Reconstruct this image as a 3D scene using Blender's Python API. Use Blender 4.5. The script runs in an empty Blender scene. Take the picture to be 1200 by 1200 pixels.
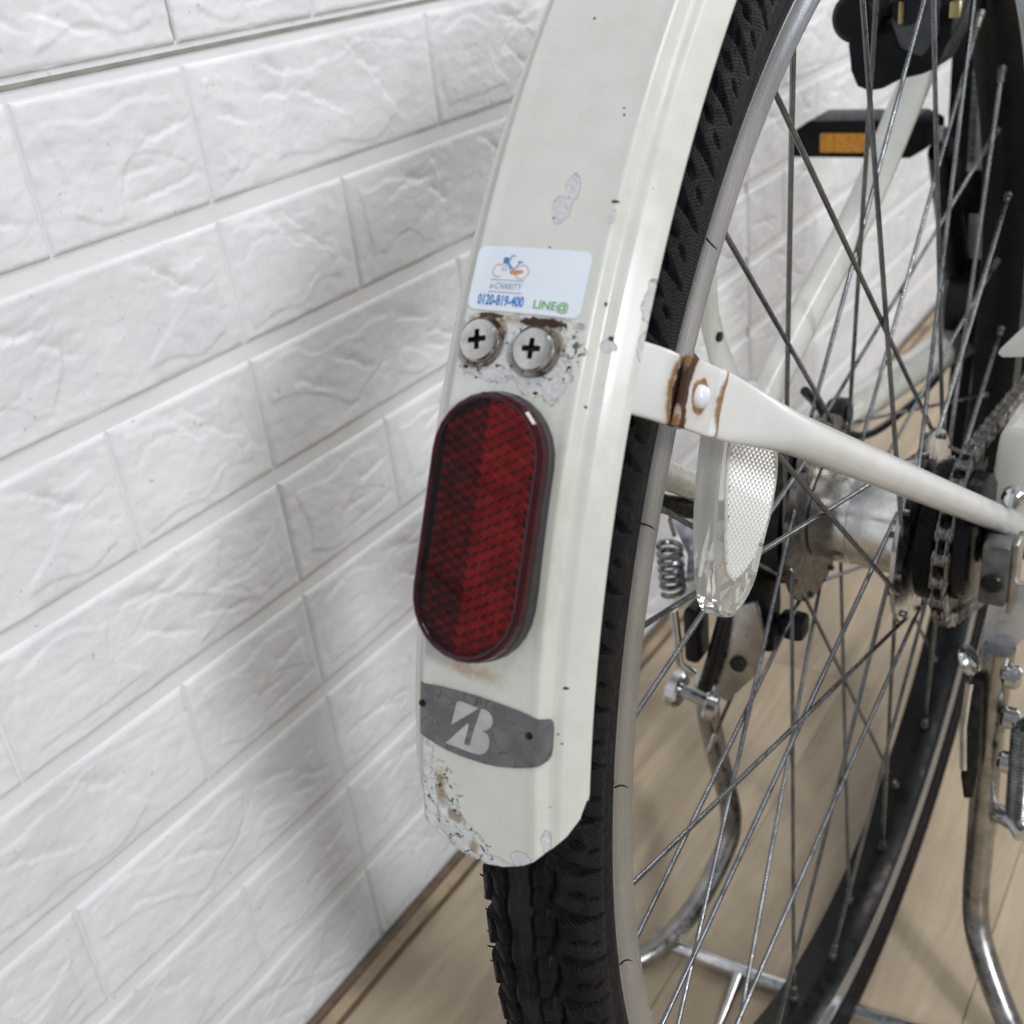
import bpy, bmesh, math, random
import numpy as np
from mathutils import Vector, Matrix, noise
random.seed(7); rng = np.random.default_rng(7)
D = bpy.data; C = bpy.context.scene.collection
sc = bpy.context.scene
R_ = math.radians

# ------------------------------------------------------------------ camera
# world origin = axle centre of the rear wheel; x right, y forward, z up; floor at FZ
FZ = -0.345
cam = D.cameras.new('camera'); co = D.objects.new('camera', cam); C.objects.link(co); sc.camera = co
cam.sensor_width = 36; cam.sensor_height = 36; cam.sensor_fit = 'HORIZONTAL'
cam.lens = 36*1331.07/1200
cam.clip_start = 0.02; cam.clip_end = 50
rows = [(0.8343, 0.5406, -0.1085), (0.1738, -0.4446, -0.8787), (-0.5233, 0.7142, -0.4648)]
Mr = Matrix((rows[0], [-v for v in rows[1]], [-v for v in rows[2]])).transposed()
co.matrix_world = Matrix.Translation((0.1624, -0.5477, 0.3122)) @ Mr.to_4x4()
cam.dof.use_dof = True; cam.dof.focus_distance = 0.40; cam.dof.aperture_fstop = 15.0

# ------------------------------------------------------------------ light
w = D.worlds.new('World'); sc.world = w; w.use_nodes = True
bg = w.node_tree.nodes['Background']
bg.inputs[0].default_value = (0.88, 0.94, 1.0, 1); bg.inputs[1].default_value = 0.235

def area(name, loc, target, sx, sy, power, col):
    l = D.lights.new(name, 'AREA'); l.shape = 'RECTANGLE'; l.size = sx; l.size_y = sy
    l.energy = power; l.color = col
    o = D.objects.new(name, l); C.objects.link(o); o.location = loc
    o.rotation_euler = (Vector(target)-Vector(loc)).to_track_quat('-Z', 'Y').to_euler()
    return o
area('ceiling_lamp', (0.9, -0.2, 2.1), (-0.1, 0, 0), 1.3, 0.30, 11, (1.0, 0.99, 0.98))
area('ceiling_lamp', (0.8, 1.6, 2.1), (-0.1, 0.6, -0.2), 1.3, 0.30, 22, (1.0, 0.95, 0.90))
area('doorway_light', (2.1, -1.42, 1.42), (-0.1, -0.15, 0), 0.34, 0.50, 42, (0.95, 0.97, 1.0))
area('far_fill_light', (1.5, 3.2, 0.55), (0.2, 0, 0.1), 1.6, 1.0, 20, (0.96, 0.98, 1.0))  # added fill lamp, brightens the wheel rim; not a real window

sc.view_settings.view_transform = 'Standard'; sc.view_settings.look = 'None'
sc.view_settings.exposure = 0.20; sc.view_settings.gamma = 1.0
sc.render.resolution_x = 1024; sc.render.resolution_y = 1024
sc.render.engine = 'CYCLES'
sc.cycles.max_bounces = 10; sc.cycles.transmission_bounces = 10; sc.cycles.transparent_max_bounces = 12
sc.cycles.sample_clamp_indirect = 4

# ------------------------------------------------------------------ node helper
class NT:
    def __init__(s, name):
        s.m = D.materials.new(name); s.m.use_nodes = True; s.t = s.m.node_tree
        s.b = s.t.nodes['Principled BSDF']
    def n(s, typ, **kw):
        nd = s.t.nodes.new(typ)
        for k, v in kw.items(): setattr(nd, k, v)
        return nd
    def l(s, a, b): s.t.links.new(a, b)
    def val(s, sock, v):
        if hasattr(v, 'links'): s.l(v, sock)
        else: sock.default_value = v
    def math(s, op, a, b=0.0, c=0.0, clamp=False):
        nd = s.n('ShaderNodeMath', operation=op, use_clamp=clamp)
        s.val(nd.inputs[0], a); s.val(nd.inputs[1], b); s.val(nd.inputs[2], c); return nd.outputs[0]
    def noise(s, vec, scale, detail=4, rough=0.55, dist=0.0):
        nd = s.n('ShaderNodeTexNoise'); nd.inputs['Scale'].default_value = scale
        nd.inputs['Detail'].default_value = detail; nd.inputs['Roughness'].default_value = rough
        nd.inputs['Distortion'].default_value = dist
        if vec is not None: s.l(vec, nd.inputs['Vector'])
        return nd.outputs['Fac']
    def ramp(s, f, lo, hi, a=0.0, b=1.0):
        nd = s.n('ShaderNodeMapRange', interpolation_type='SMOOTHSTEP')
        s.val(nd.inputs[0], f); nd.inputs[1].default_value = lo; nd.inputs[2].default_value = hi
        nd.inputs[3].default_value = a; nd.inputs[4].default_value = b; return nd.outputs[0]
    def mix(s, f, a, b):
        nd = s.n('ShaderNodeMix', data_type='RGBA'); s.val(nd.inputs[0], f)
        for i, v in ((6, a), (7, b)):
            if hasattr(v, 'links'): s.l(v, nd.inputs[i])
            else: nd.inputs[i].default_value = (*v, 1)
        return nd.outputs[2]
    def obj(s): return s.n('ShaderNodeTexCoord').outputs['Object']
    def uv(s): return s.n('ShaderNodeUVMap', uv_map='uv').outputs[0]
    def mapv(s, v, sc3):
        nd = s.n('ShaderNodeVectorMath', operation='MULTIPLY'); s.l(v, nd.inputs[0]); nd.inputs[1].default_value = sc3
        return nd.outputs[0]
    def bump(s, h, dist, strength=1.0, prev=None):
        nd = s.n('ShaderNodeBump'); nd.inputs['Distance'].default_value = dist; nd.inputs['Strength'].default_value = strength
        s.l(h, nd.inputs['Height'])
        if prev is not None: s.l(prev, nd.inputs['Normal'])
        return nd.outputs[0]
    def set(s, **kw):
        for k, v in kw.items():
            sock = s.b.inputs[k.replace('_', ' ')]
            if hasattr(v, 'links'): s.l(v, sock)
            elif isinstance(v, tuple) and len(v) == 3: sock.default_value = (*v, 1)
            else: sock.default_value = v
        return s.m

def simple(name, col, rough=0.4, metal=0.0, var=0.12, vs=60, bump=0.0, bs=400, coat=0.0, dirt=None, rv=0.1, spec=0.5):
    t = NT(name); o = t.obj()
    f = t.noise(o, vs, 5)
    c2 = tuple(max(0, c*(1-2*var)) for c in col); c1 = tuple(min(1, c*(1+var)) for c in col)
    c = t.mix(t.ramp(f, 0.3, 0.7), c2, c1)
    if dirt:
        c = t.mix(t.ramp(t.noise(o, dirt[1], 6, 0.7), dirt[2], dirt[2]+0.12), c, dirt[0])
    t.set(Base_Color=c, Roughness=t.ramp(t.noise(o, vs*3, 4), 0.3, 0.7, max(0.02, rough-rv), rough+rv), Metallic=metal, Coat_Weight=coat, Specular_IOR_Level=spec)
    if bump: t.set(Normal=t.bump(t.noise(o, bs, 3), bump))
    return t.m

M = {}
M['steel'] = simple('brushed_steel', (0.42, 0.42, 0.43), 0.28, 1.0, vs=300)
M['chrome'] = simple('chrome', (0.62, 0.63, 0.64), 0.16, 1.0, 0.12, 80, dirt=((0.25, 0.2, 0.15), 120, 0.66))
M['stand_metal'] = simple('zinc_plated_steel', (0.40, 0.39, 0.37), 0.30, 1.0, 0.15, 60, dirt=((0.16, 0.13, 0.09), 150, 0.62))
M['spoke'] = simple('spoke_steel', (0.19, 0.20, 0.21), 0.30, 1.0, 0.15, 80)
M['hub'] = simple('hub_aluminium', (0.72, 0.72, 0.71), 0.26, 1.0, 0.10, 40, dirt=((0.22, 0.18, 0.13), 90, 0.68))
M['rust_metal'] = simple('tarnished_flange', (0.17, 0.155, 0.14), 0.38, 0.9, 0.3, 200)
M['black'] = simple('black_plastic', (0.007, 0.008, 0.009), 0.42, 0, 0.2, 80, 0.0001, 900, spec=0.14)
M['gloss_black'] = simple('glossy_black', (0.006, 0.007, 0.008), 0.25, 0, 0.2, 80, spec=0.22)
M['dark_metal'] = simple('dark_greasy_metal', (0.018, 0.017, 0.016), 0.40, 0.3, 0.4, 200, spec=0.3)
M['greybox'] = simple('grey_bracket', (0.10, 0.105, 0.095), 0.5, 0.2, 0.2, 120)
M['chain'] = simple('chain_steel', (0.33, 0.32, 0.30), 0.33, 1.0, 0.3, 500, dirt=((0.10, 0.075, 0.05), 260, 0.56))
M['muddy'] = simple('muddy_chain', (0.20, 0.17, 0.145), 0.75, 0.1, 0.35, 700, 0.0006, 900)
M['frame'] = simple('frame_paint', (0.62, 0.63, 0.58), 0.25, 0, 0.04, 30, coat=0.4, dirt=((0.35, 0.30, 0.2), 60, 0.70))
M['amber'] = simple('amber_reflector', (0.55, 0.24, 0.02), 0.3, 0, 0.15, 300, 0.0006, 1200)
M['cable'] = simple('cable_housing', (0.012, 0.012, 0.013), 0.35)
M['label'] = simple('sticker_paper', (0.42, 0.45, 0.43), 0.5, 0, 0.06, 60)
M['ink'] = simple('barcode_ink', (0.05, 0.055, 0.06), 0.5)
M['yellow'] = simple('brass_bit', (0.40, 0.33, 0.16), 0.35, 0.8)
M['bright_zinc'] = simple('bright_zinc', (0.62, 0.65, 0.70), 0.36, 0.9, 0.08, 60)
M['spring'] = simple('spring_steel', (0.22, 0.23, 0.23), 0.3, 1.0, 0.2, 100)

# ------------------------------------------------------------------ object helpers
def link(o):
    C.objects.link(o); return o
def mesh_obj(name, V, F, mat=None, parent=None, smooth=True, uv=None, sharp=None):
    me = D.meshes.new(name); me.from_pydata([tuple(v) for v in V], [], [tuple(f) for f in F]); me.update()
    if smooth: me.polygons.foreach_set('use_smooth', [True]*len(me.polygons))
    if uv is not None:
        l = me.uv_layers.new(name='uv'); idx = np.empty(len(me.loops), dtype=np.int32); me.loops.foreach_get('vertex_index', idx)
        l.data.foreach_set('uv', np.asarray(uv, dtype=np.float32)[idx].ravel())
    if sharp: me.set_sharp_from_angle(angle=R_(sharp))
    o = D.objects.new(name, me); link(o)
    if mat:
        for m_ in (mat if isinstance(mat, (list, tuple)) else [mat]): me.materials.append(m_)
    if parent: adopt(o, parent)
    return o
def adopt(o, parent):
    o.parent = parent; o.matrix_parent_inverse = MW(parent).inverted()
def MW(o):
    m = o.matrix_basis.copy()
    if o.parent: m = MW(o.parent) @ o.matrix_parent_inverse @ m
    return m
class G:
    """geometry bucket"""
    def __init__(s): s.V = []; s.F = []
    def add(s, V, F):
        n = len(s.V); s.V += [tuple(v) for v in V]; s.F += [tuple(i+n for i in f) for f in F]; return s
    def obj(s, name, mat, parent=None, smooth=True, sharp=40): return mesh_obj(name, s.V, s.F, mat, parent, smooth, None, sharp)
def frames(P):
    P = [Vector(p) for p in P]; T = []
    for i in range(len(P)):
        a = P[max(0, i-1)]; b = P[min(len(P)-1, i+1)]; T.append((b-a).normalized())
    n = T[0].orthogonal().normalized(); N = []
    for t in T:
        n = (n - t*n.dot(t)).normalized(); N.append(n)
    return P, T, N
def tube(P, r, seg=12, cap=True, up=None, r2=None):
    """tube along P; r radius or list; r2 = second semi-axis list (along up x tangent)"""
    P, T, N = frames(P); V = []; F = []
    rr = r if isinstance(r, (list, tuple)) else [r]*len(P); r2 = r2 if r2 is not None else rr
    if not isinstance(r2, (list, tuple)): r2 = [r2]*len(P)
    for i, p in enumerate(P):
        n = N[i]
        if up is not None: n = (Vector(up) - T[i]*Vector(up).dot(T[i])).normalized()
        b = T[i].cross(n)
        for k in range(seg):
            a = 2*math.pi*k/seg; V.append(p + n*math.cos(a)*rr[i] + b*math.sin(a)*r2[i])
    for i in range(len(P)-1):
        for k in range(seg):
            a = i*seg+k; b_ = i*seg+(k+1) % seg; F.append((a, b_, b_+seg, a+seg))
    if cap:
        F.append(tuple(range(seg))[::-1]); F.append(tuple((len(P)-1)*seg+k for k in range(seg)))
    return V, F
def smooth_path(P, n=6):
    P = [Vector(p) for p in P]; out = []
    for i in range(len(P)-1):
        p0 = P[max(0, i-1)]; p1 = P[i]; p2 = P[i+1]; p3 = P[min(len(P)-1, i+2)]
        for k in range(n):
            t = k/n
            out.append(0.5*((2*p1)+(p2-p0)*t+(2*p0-5*p1+4*p2-p3)*t*t+(3*p1-p0-3*p2+p3)*t**3))
    out.append(P[-1]); return out
def lathe_x(prof, seg=64, c=(0, 0, 0), closed=False, a0=0, a1=2*math.pi, cap=False):
    """prof: list of (x, r); axis along x through c"""
    V = []; F = []; full = abs(a1-a0-2*math.pi) < 1e-6; ns = seg if full else seg+1
    for j in range(ns):
        a = a0+(a1-a0)*j/seg
        for x, r in prof: V.append((c[0]+x, c[1]+r*math.cos(a), c[2]+r*math.sin(a)))
    n = len(prof)
    for j in range(seg):
        j2 = (j+1) % ns
        for i in range(n if closed else n-1):
            i2 = (i+1) % n; F.append((j*n+i, j*n+i2, j2*n+i2, j2*n+i))
    return V, F
def box(c, s, bev=0.0, rot=None, seg=2):
    bm = bmesh.new(); bmesh.ops.create_cube(bm, size=1)
    for v in bm.verts: v.co = Vector((v.co.x*s[0], v.co.y*s[1], v.co.z*s[2]))
    if bev: bmesh.ops.bevel(bm, geom=list(bm.edges), offset=bev, segments=seg, affect='EDGES', profile=0.6)
    m = (rot or Matrix.Identity(3))
    V = [m @ v.co + Vector(c) for v in bm.verts]; bm.verts.index_update()
    F = [[v.index for v in f.verts] for f in bm.faces]; bm.free(); return V, F
def prism(poly, o, u, v, t, bev=0.0):
    """poly 2d extruded by t along u x v (centred), placed in frame (o,u,v), optional bevel"""
    o = Vector(o); u = Vector(u).normalized(); v = Vector(v).normalized(); n = u.cross(v)
    bm = bmesh.new(); vs = [bm.verts.new((p[0], p[1], -t/2)) for p in poly]; f = bm.faces.new(vs)
    r = bmesh.ops.extrude_face_region(bm, geom=[f])
    for e in r['geom']:
        if isinstance(e, bmesh.types.BMVert): e.co.z += t
    bmesh.ops.recalc_face_normals(bm, faces=bm.faces)
    if bev: bmesh.ops.bevel(bm, geom=list(bm.edges), offset=bev, segments=2, affect='EDGES', profile=0.6)
    bm.verts.index_update()
    V = [o+u*q.co.x+v*q.co.y+n*q.co.z for q in bm.verts]; F = [[q.index for q in fc.verts] for fc in bm.faces]; bm.free(); return V, F
def cyl(a, b, r, seg=20, bev=0.0):
    a = Vector(a); b = Vector(b); d = (b-a).normalized()
    if bev: return tube([a, a+d*1e-6, a+d*bev, b-d*bev, b-d*1e-6, b], [r-bev, r-bev, r, r, r-bev, r-bev], seg)
    return tube([a, b], r, seg)

def thing(name, label, cat, loc=(0, 0, 0), group=None):
    o = D.objects.new(name, None); link(o); o.location = loc; o.empty_display_size = 0.05
    o['label'] = label; o['category'] = cat
    if group: o['group'] = group
    return o

# ================================================================== FLOOR
def floor_mat():
    t = NT('pale_wood_floor'); o = t.obj(); oi = t.n('ShaderNodeObjectInfo').outputs['Random']
    off = t.n('ShaderNodeCombineXYZ'); t.l(t.math('MULTIPLY', oi, 9.0), off.inputs[0])
    va = t.n('ShaderNodeVectorMath', operation='ADD'); t.l(o, va.inputs[0]); t.l(off.outputs[0], va.inputs[1]); o = va.outputs[0]
    g1 = t.noise(t.mapv(o, (30, 3.2, 1)), 1.0, 6, 0.6, 1.2)
    g2 = t.noise(t.mapv(o, (160, 12, 1)), 1.0, 5, 0.65, 0.4)
    g3 = t.noise(o, 9, 4)
    c = t.mix(t.ramp(g1, 0.3, 0.72), (0.30, 0.235, 0.16), (0.54, 0.445, 0.315))
    c = t.mix(t.math('MULTIPLY', t.ramp(g2, 0.35, 0.7), 0.35), c, (0.33, 0.25, 0.16))
    c = t.mix(t.math('MULTIPLY', t.ramp(g3, 0.35, 0.75), 0.25), c, (0.55, 0.46, 0.34))
    c = t.mix(t.math('MULTIPLY', t.ramp(t.noise(o, 3.5, 6, 0.7, 0.6), 0.40, 0.62), 0.5), c, (0.33, 0.275, 0.20))
    scr = t.ramp(t.noise(t.mapv(o, (260, 5, 1)), 1.0, 2, 0.4, 2.5), 0.70, 0.73)
    c = t.mix(t.math('MULTIPLY', scr, 0.12), c, (0.60, 0.53, 0.42))
    sp = t.ramp(t.noise(o, 55, 2, 0.5), 0.715, 0.75)
    c = t.mix(t.math('MULTIPLY', sp, 0.6), c, (0.14, 0.09, 0.05))
    t.set(Base_Color=c, Roughness=t.ramp(g3, 0.3, 0.7, 0.32, 0.5), Normal=t.bump(g2, 0.00025))
    return t.m
MF = floor_mat()
V, F = box((0.5, 0.6, FZ-0.012), (3.2, 4.2, 0.02)); 
floor = mesh_obj('floor', V, F, simple('floor_gap', (0.2, 0.15, 0.10), 0.7), None, False); floor['kind'] = 'structure'
pm = {}
W_ = 0.18; L_ = 1.2; xs = [-0.281 + W_*i for i in range(-0, 10)]
for i, x in enumerate(xs):
    y = -0.9 - (i*0.47 % L_)
    while y < 2.6:
        if 'p' not in pm:
            V, F = box((0, 0, 0), (W_-0.0004, L_-0.0004, 0.006), 0.0006, seg=1)
            pl = mesh_obj('floor_plank', V, F, MF, None, False); pm['p'] = pl
        else:
            pl = pm['p'].copy(); link(pl)
        pl.location = (x+W_/2, y+L_/2, FZ-0.003); adopt(pl, floor)
        y += L_

# ================================================================== WALL of white foam brick panels
WX = -0.3035
def wall_mat(name, c1, c2):
    t = NT(name); o = t.obj(); oi = t.n('ShaderNodeObjectInfo').outputs['Random']
    off = t.n('ShaderNodeCombineXYZ'); t.l(t.math('MULTIPLY', oi, 5.0), off.inputs[1])
    va = t.n('ShaderNodeVectorMath', operation='ADD'); t.l(o, va.inputs[0]); t.l(off.outputs[0], va.inputs[1])
    n1 = t.noise(va.outputs[0], 14, 5); n2 = t.noise(va.outputs[0], 160, 5, 0.65)
    c = t.mix(t.ramp(n1, 0.3, 0.7), c1, c2)
    c = t.mix(t.math('MULTIPLY', t.ramp(t.noise(va.outputs[0], 220, 2), 0.70, 0.74), 0.5), c, (0.45, 0.42, 0.38))
    c = t.mix(t.math('MULTIPLY', t.ramp(t.noise(o, 7, 7, 0.72), 0.50, 0.72), 0.22), c, (0.56, 0.55, 0.51))
    sx = t.n('ShaderNodeSeparateXYZ'); t.l(o, sx.inputs[0])
    if name.endswith('brick'): c = t.mix(t.ramp(sx.outputs[0], 0.0020, 0.0004, 0.0, 0.16), c, (0.50, 0.49, 0.46))
    b = t.bump(n2, 0.0004, 0.7); b = t.bump(t.noise(va.outputs[0], 900, 2), 0.00012, 0.7, b)
    t.set(Base_Color=c, Roughness=t.ramp(n2, 0.3, 0.7, 0.36, 0.55), Normal=b)
    return t.m
MB = wall_mat('white_foam_brick', (0.70, 0.715, 0.745), (0.82, 0.83, 0.855))
MM = wall_mat('white_foam_joint', (0.74, 0.75, 0.77), (0.80, 0.805, 0.82))
wall = thing('brick_wall', 'white embossed foam brick panel wall behind the bicycle, left of the mudguard', 'wall', (WX, 0, FZ))
V, F = box((WX-0.02, 0.75, 0.16), (0.04, 4.3, 1.01)); mesh_obj('wall_backing', V, F, MM, wall, False)

def brick_mesh(L, H, seed, ny, nz):
    V = []; F = []; uvs = []
    e = 0.0022
    ys = np.concatenate([[0, 0.0005], np.linspace(e*0.35, L-e*0.35, ny), [L-0.0005, L]]); zs = np.concatenate([[0, 0.0005], np.linspace(e*0.35, H-e*0.35, nz), [H-0.0005, H]])
    rs = np.random.default_rng(seed)
    # chipped ledges along the rim and a few curved cracks / flakes
    flakes = [(rs.uniform(0.12, 0.88)*L, rs.uniform(0.2, 0.85)*H, rs.uniform(0.010, 0.030), rs.uniform(0.006, 0.014), rs.uniform(-0.5, 0.5)) for _ in range(5 if L > 0.15 else 3)]
    for j, z in enumerate(zs):
        for i, y in enumerate(ys):
            d = min(y, L-y, z*1.0, H-z)
            wob = noise.noise(Vector((y*55, z*55, seed*3.1)))*0.0012 + noise.noise(Vector((y*160, z*160, seed*5.1)))*0.0005
            dd = max(0.0, d + (wob if d > 0.001 else 0))
            h = 0.0019*min(1, (dd/e))**0.6 if d > 0 else 0.0
            # stepped chipped border
            bt = 0.011 + 0.010*noise.noise(Vector((y*38, z*38, seed*7.7)))
            if d > 0.0005:
                k = max(0.0, min(1.0, (d-bt)/0.0016)); h += (0.0007*k) * (1 if noise.noise(Vector((y*16, z*16, seed+3.3))) > -0.12 else 0.1)
                h += 0.00045*noise.noise(Vector((y*26, z*26, seed*1.7))) + 0.00035*noise.noise(Vector((y*90, z*150, seed*2.7))) + 0.00022*noise.noise(Vector((y*240, z*330, seed*4.7)))
                rd = 1-abs(noise.noise(Vector((y*20, z*44, seed*11.3)))+0.18*noise.noise(Vector((y*120, z*120, seed))))*15
                if rd > 0: h -= 0.00045*rd*min(1, d/0.01)*max(0, min(1, 0.3+2.5*noise.noise(Vector((y*18+4, z*18, seed*2.2)))))
                for (fy, fz, ry, rz, an) in flakes:
                    a = (y-fy)*math.cos(an)+(z-fz)*math.sin(an); b = -(y-fy)*math.sin(an)+(z-fz)*math.cos(an)
                    b2 = b + 0.35*rz*math.sin(a/ry*2.2) + 0.0022*noise.noise(Vector((y*130, z*130, seed*6.1)))
                    if abs(a) < ry and -0.4*rz < b2 < rz:
                        q = (1-(a/ry)**2)
                        h -= 0.0013*q*max(0, 1-b2/rz)**1.3*min(1, d/0.012) if b2 > 0 else 0
            if i in (0, len(ys)-1) or j in (0, len(zs)-1): h = -0.0005
            V.append((h, y, z))
    n = len(ys)
    for j in range(len(zs)-1):
        for i in range(n-1): F.append((j*n+i, j*n+i+1, (j+1)*n+i+1, (j+1)*n+i))
    return V, F
VJ = 0.0013; HB = 0.0675
protos = {}
def place_brick(y0, y1, z0, k):
    L = round(y1-y0-VJ, 4); key = (L, k)
    if key not in protos:
        V, F = brick_mesh(L, HB, k+(11 if L > 0.15 else 0), int(L/0.00125), int(HB/0.00125))
        o = mesh_obj('brick', V, F, MB); protos[key] = o
    else:
        o = protos[key].copy(); link(o)
    o.location = (WX, y0+VJ/2, z0); adopt(o, wall)
kk = 0
for c in range(-8, 7):
    ztop = 0.270 + 0.0770*(c-0) ; z0 = ztop + 0.0030   # brick sits above the joint line
    odd = (c % 2 == 1)
    if z0 < FZ: continue
    ys = []
    for p in (-0.84, -0.14, 0.56, 1.26, 1.96):
        b = p
        seq = ([0.2, 0.2, 0.2, 0.1] if odd else [0.1, 0.2, 0.2, 0.2])
        for s_ in seq: ys.append((b, b+s_)); b += s_
    for (a, b) in ys:
        place_brick(a, b, z0, rng.integers(0, 4) if b-a > 0.15 else rng.integers(0, 3))
# grey gap lines where the panels meet
gap = simple('panel_gap_grey', (0.30, 0.30, 0.27), 0.8)
g = G()
g.add(*box((WX+0.0004, -0.1415, 0.47), (0.0012, 0.0026, 0.39)))
g.add(*box((WX+0.0004, 0.5585, 0.16), (0.0012, 0.0020, 0.99)))
g.add(*box((WX+0.0004, 0.75, 0.2695), (0.0012, 4.2, 0.0020)))
g.obj('panel_joint', gap, wall, False)
# thin wooden strip on the floor against the wall
V, F = box((WX+0.0062+0.0085, 0.75, FZ+0.0012), (0.009, 4.2, 0.0024), 0.0006)
strip = mesh_obj('floor_trim', V, F, simple('oak_strip', (0.36, 0.275, 0.18), 0.5, vs=20, var=0.2, dirt=((0.2, 0.15, 0.1), 25, 0.58)), None, False); strip['label'] = 'thin light brown wooden strip lying where the white wall meets the floor'; strip['category'] = 'trim'

# ================================================================== BICYCLE
bike = thing('bicycle', 'white city bicycle seen from behind: rear wheel, mudguard, hub, chain and stand', 'bicycle', (0, 0, FZ))
cs = lambda th, r: (-r*math.cos(R_(th)), r*math.sin(R_(th)))

# ---------------- tyre
def tyre():
    NA, NC = 2880, 92
    a = np.linspace(0, 2*np.pi, NA, endpoint=False); R0 = 0.349; s = a*R0
    # cross-section path (arc from right bead over the crown to left bead)
    rc, wx, hr = 0.3330, 0.0190, 0.0176
    phi = np.linspace(-R_(128), R_(128), NC)
    sg = lambda q_, p_: np.sign(q_)*np.abs(q_)**p_
    x = wx*sg(np.sin(phi), 0.86); rr = rc + hr*sg(np.cos(phi), 0.72)
    v = 0.0176*phi                         # arc length from crown
    ap = np.abs(phi); k = ap > R_(112)      # straight side wall running into the rim
    q = (ap-R_(112))/R_(16)
    xa, ra = wx*math.sin(R_(112))**0.86, rc-hr*abs(math.cos(R_(112)))**0.72
    x = np.where(k, np.sign(phi)*(xa+(0.0150-xa)*q), x); rr = np.where(k, ra+(0.3165-ra)*q, rr)
    S, Vv = np.meshgrid(s, v, indexing='ij')
    av = np.abs(Vv); side = np.sign(Vv)
    P = 2*np.pi*R0/58.0                     # pattern period about 38 mm
    sh = np.where(side > 0, 0, P/4)
    def groove(d, w): # depth 1 inside |d|<w
        return np.clip((w-np.abs(d))/0.0006+0.5, 0, 1)
    def per(val, p): return (val/p - np.round(val/p))*p
    dep = np.zeros_like(S)
    wig = 0.0006*np.sin(2*np.pi*S/(P/2))
    dep = np.maximum(dep, 0.9*groove(av-0.0030-0.0006*np.abs(per(S+sh, P/2))/(P/4), 0.0010))
    dep = np.maximum(dep, 0.35*groove(av, 0.0005))
    dep = np.maximum(dep, groove(av-0.0100-wig*2.0, 0.0010)*((av > 0.007)))
    mid = (av > 0.0032) & (av < 0.0100)
    curve = 0.55*(av-0.003) + 18*(av-0.003)**2
    dep = np.maximum(dep, mid*groove(per(S+sh+curve*1.0, P/2), 0.0012+0.16*(av-0.003)))
    dep = np.maximum(dep, 0.5*mid*groove(per(S+sh+curve+P/4, P/2), 0.0004)*(av < 0.0075))
    out = (av > 0.0100) & (av < 0.0285)
    bend = -0.55*(av-0.010)
    gw = 0.0038*np.clip(1-(av-0.010)/0.0185, 0.0, 1)+0.0002
    dep = np.maximum(dep, out*groove(per(S+sh+bend+0.003, P/2), gw)*(av < 0.0275))
    w2 = 0.0019*np.clip(1-np.abs(av-0.0188)/0.0032, 0, 1)
    dep = np.maximum(dep, out*groove(per(S+sh+bend+0.003+P/4, P/2), w2)*(np.abs(av-0.0188) < 0.0032))
    w3 = 0.0011*np.clip(1-np.abs(av-0.0248)/0.0018, 0, 1)
    dep = np.maximum(dep, out*groove(per(S+sh+bend+0.0015+P/4, P/2), w3)*(np.abs(av-0.0248) < 0.0018))
    gd = np.where(av < 0.0285, 0.0032, 0.0)
    hgt = np.where(av < 0.0290, 0.0010*np.clip((0.0290-av)/0.0006, 0, 1), 0) - dep*gd*np.clip((0.0295-av)/0.004, 0.25, 1)
    hgt += np.where(np.abs(av-0.0362) < 0.0006, 0.0004, 0) + np.where(np.abs(av-0.0378) < 0.0005, 0.0004, 0)
    nx = np.sin(phi)[None, :]; nr = np.cos(phi)[None, :]
    X = x[None, :] + nx*hgt; RR = rr[None, :] + nr*hgt
    A = a[:, None]
    V = np.stack([X, RR*np.cos(A), RR*np.sin(A)], -1).reshape(-1, 3)
    i = np.arange(NA)[:, None]; j = np.arange(NC-1)[None, :]
    i2 = (i+1) % NA
    F = np.stack([i*NC+j, i2*NC+j, i2*NC+j+1, i*NC+j+1], -1).reshape(-1, 4)
    uv = np.stack([S, Vv], -1).reshape(-1, 2)
    # rubber hairs
    V = V.tolist(); F = F.tolist(); uv = uv.tolist()
    def hair(p, d, L, bendv=(0, 0, 0.0)):
        p = Vector(p); d = Vector(d).normalized(); b = Vector(bendv)
        q, f = tube([p, p+d*L*0.4+b*0.15, p+d*L*0.75+b*0.5, p+d*L+b], [0.00035, 0.00032, 0.0003, 0.0001], 5)
        n = len(V); V.extend([list(t) for t in q]); F.extend([[k+n for k in ff] for ff in f]); uv.extend([[0, 0]]*len(q))
    for th in (43.2, 27.2, 11.8, -1.5, -16, 62):   # lying over the rim flank
        y, z = cs(th, 0.3192); y2, z2 = cs(th-0.6, 0.3192)
        dy, dz = cs(th, 1)
        hair((0.0168, y, z), (0.05, -dy*1.0, -dz*1.0), 0.0060, (0.0012, 0, -0.0040*(1-th/50)))
    for th in np.arange(-40, 14, 1.35):
        r_ = 0.3340; y, z = cs(th+rng.uniform(-0.3, 0.3), 0.341); 
        hair((-0.0193, y, z), (-1, rng.uniform(-0.3, 0.3), rng.uniform(-.5, .5)), rng.uniform(0.001, 0.0026))
    for th in np.arange(-30, 60, 3.1):
        y, z = cs(th+rng.uniform(-1, 1), 0.3505-0.0015); dy, dz = cs(th, 1)
        hair((rng.uniform(-0.008, 0.008), y, z), (0, dy, dz), rng.uniform(0.0008, 0.002))
    t = NT('tyre_rubber'); u = t.uv()
    sep = t.n('ShaderNodeSeparateXYZ'); t.l(u, sep.inputs[0]); us, vs_ = sep.outputs[0], sep.outputs[1]
    avn = t.math('ABSOLUTE', vs_)
    ribs = t.math('SINE', t.math('MULTIPLY', t.math('ADD', us, t.math('MULTIPLY', avn, 0.35)), 2*math.pi/0.00115))
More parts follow.
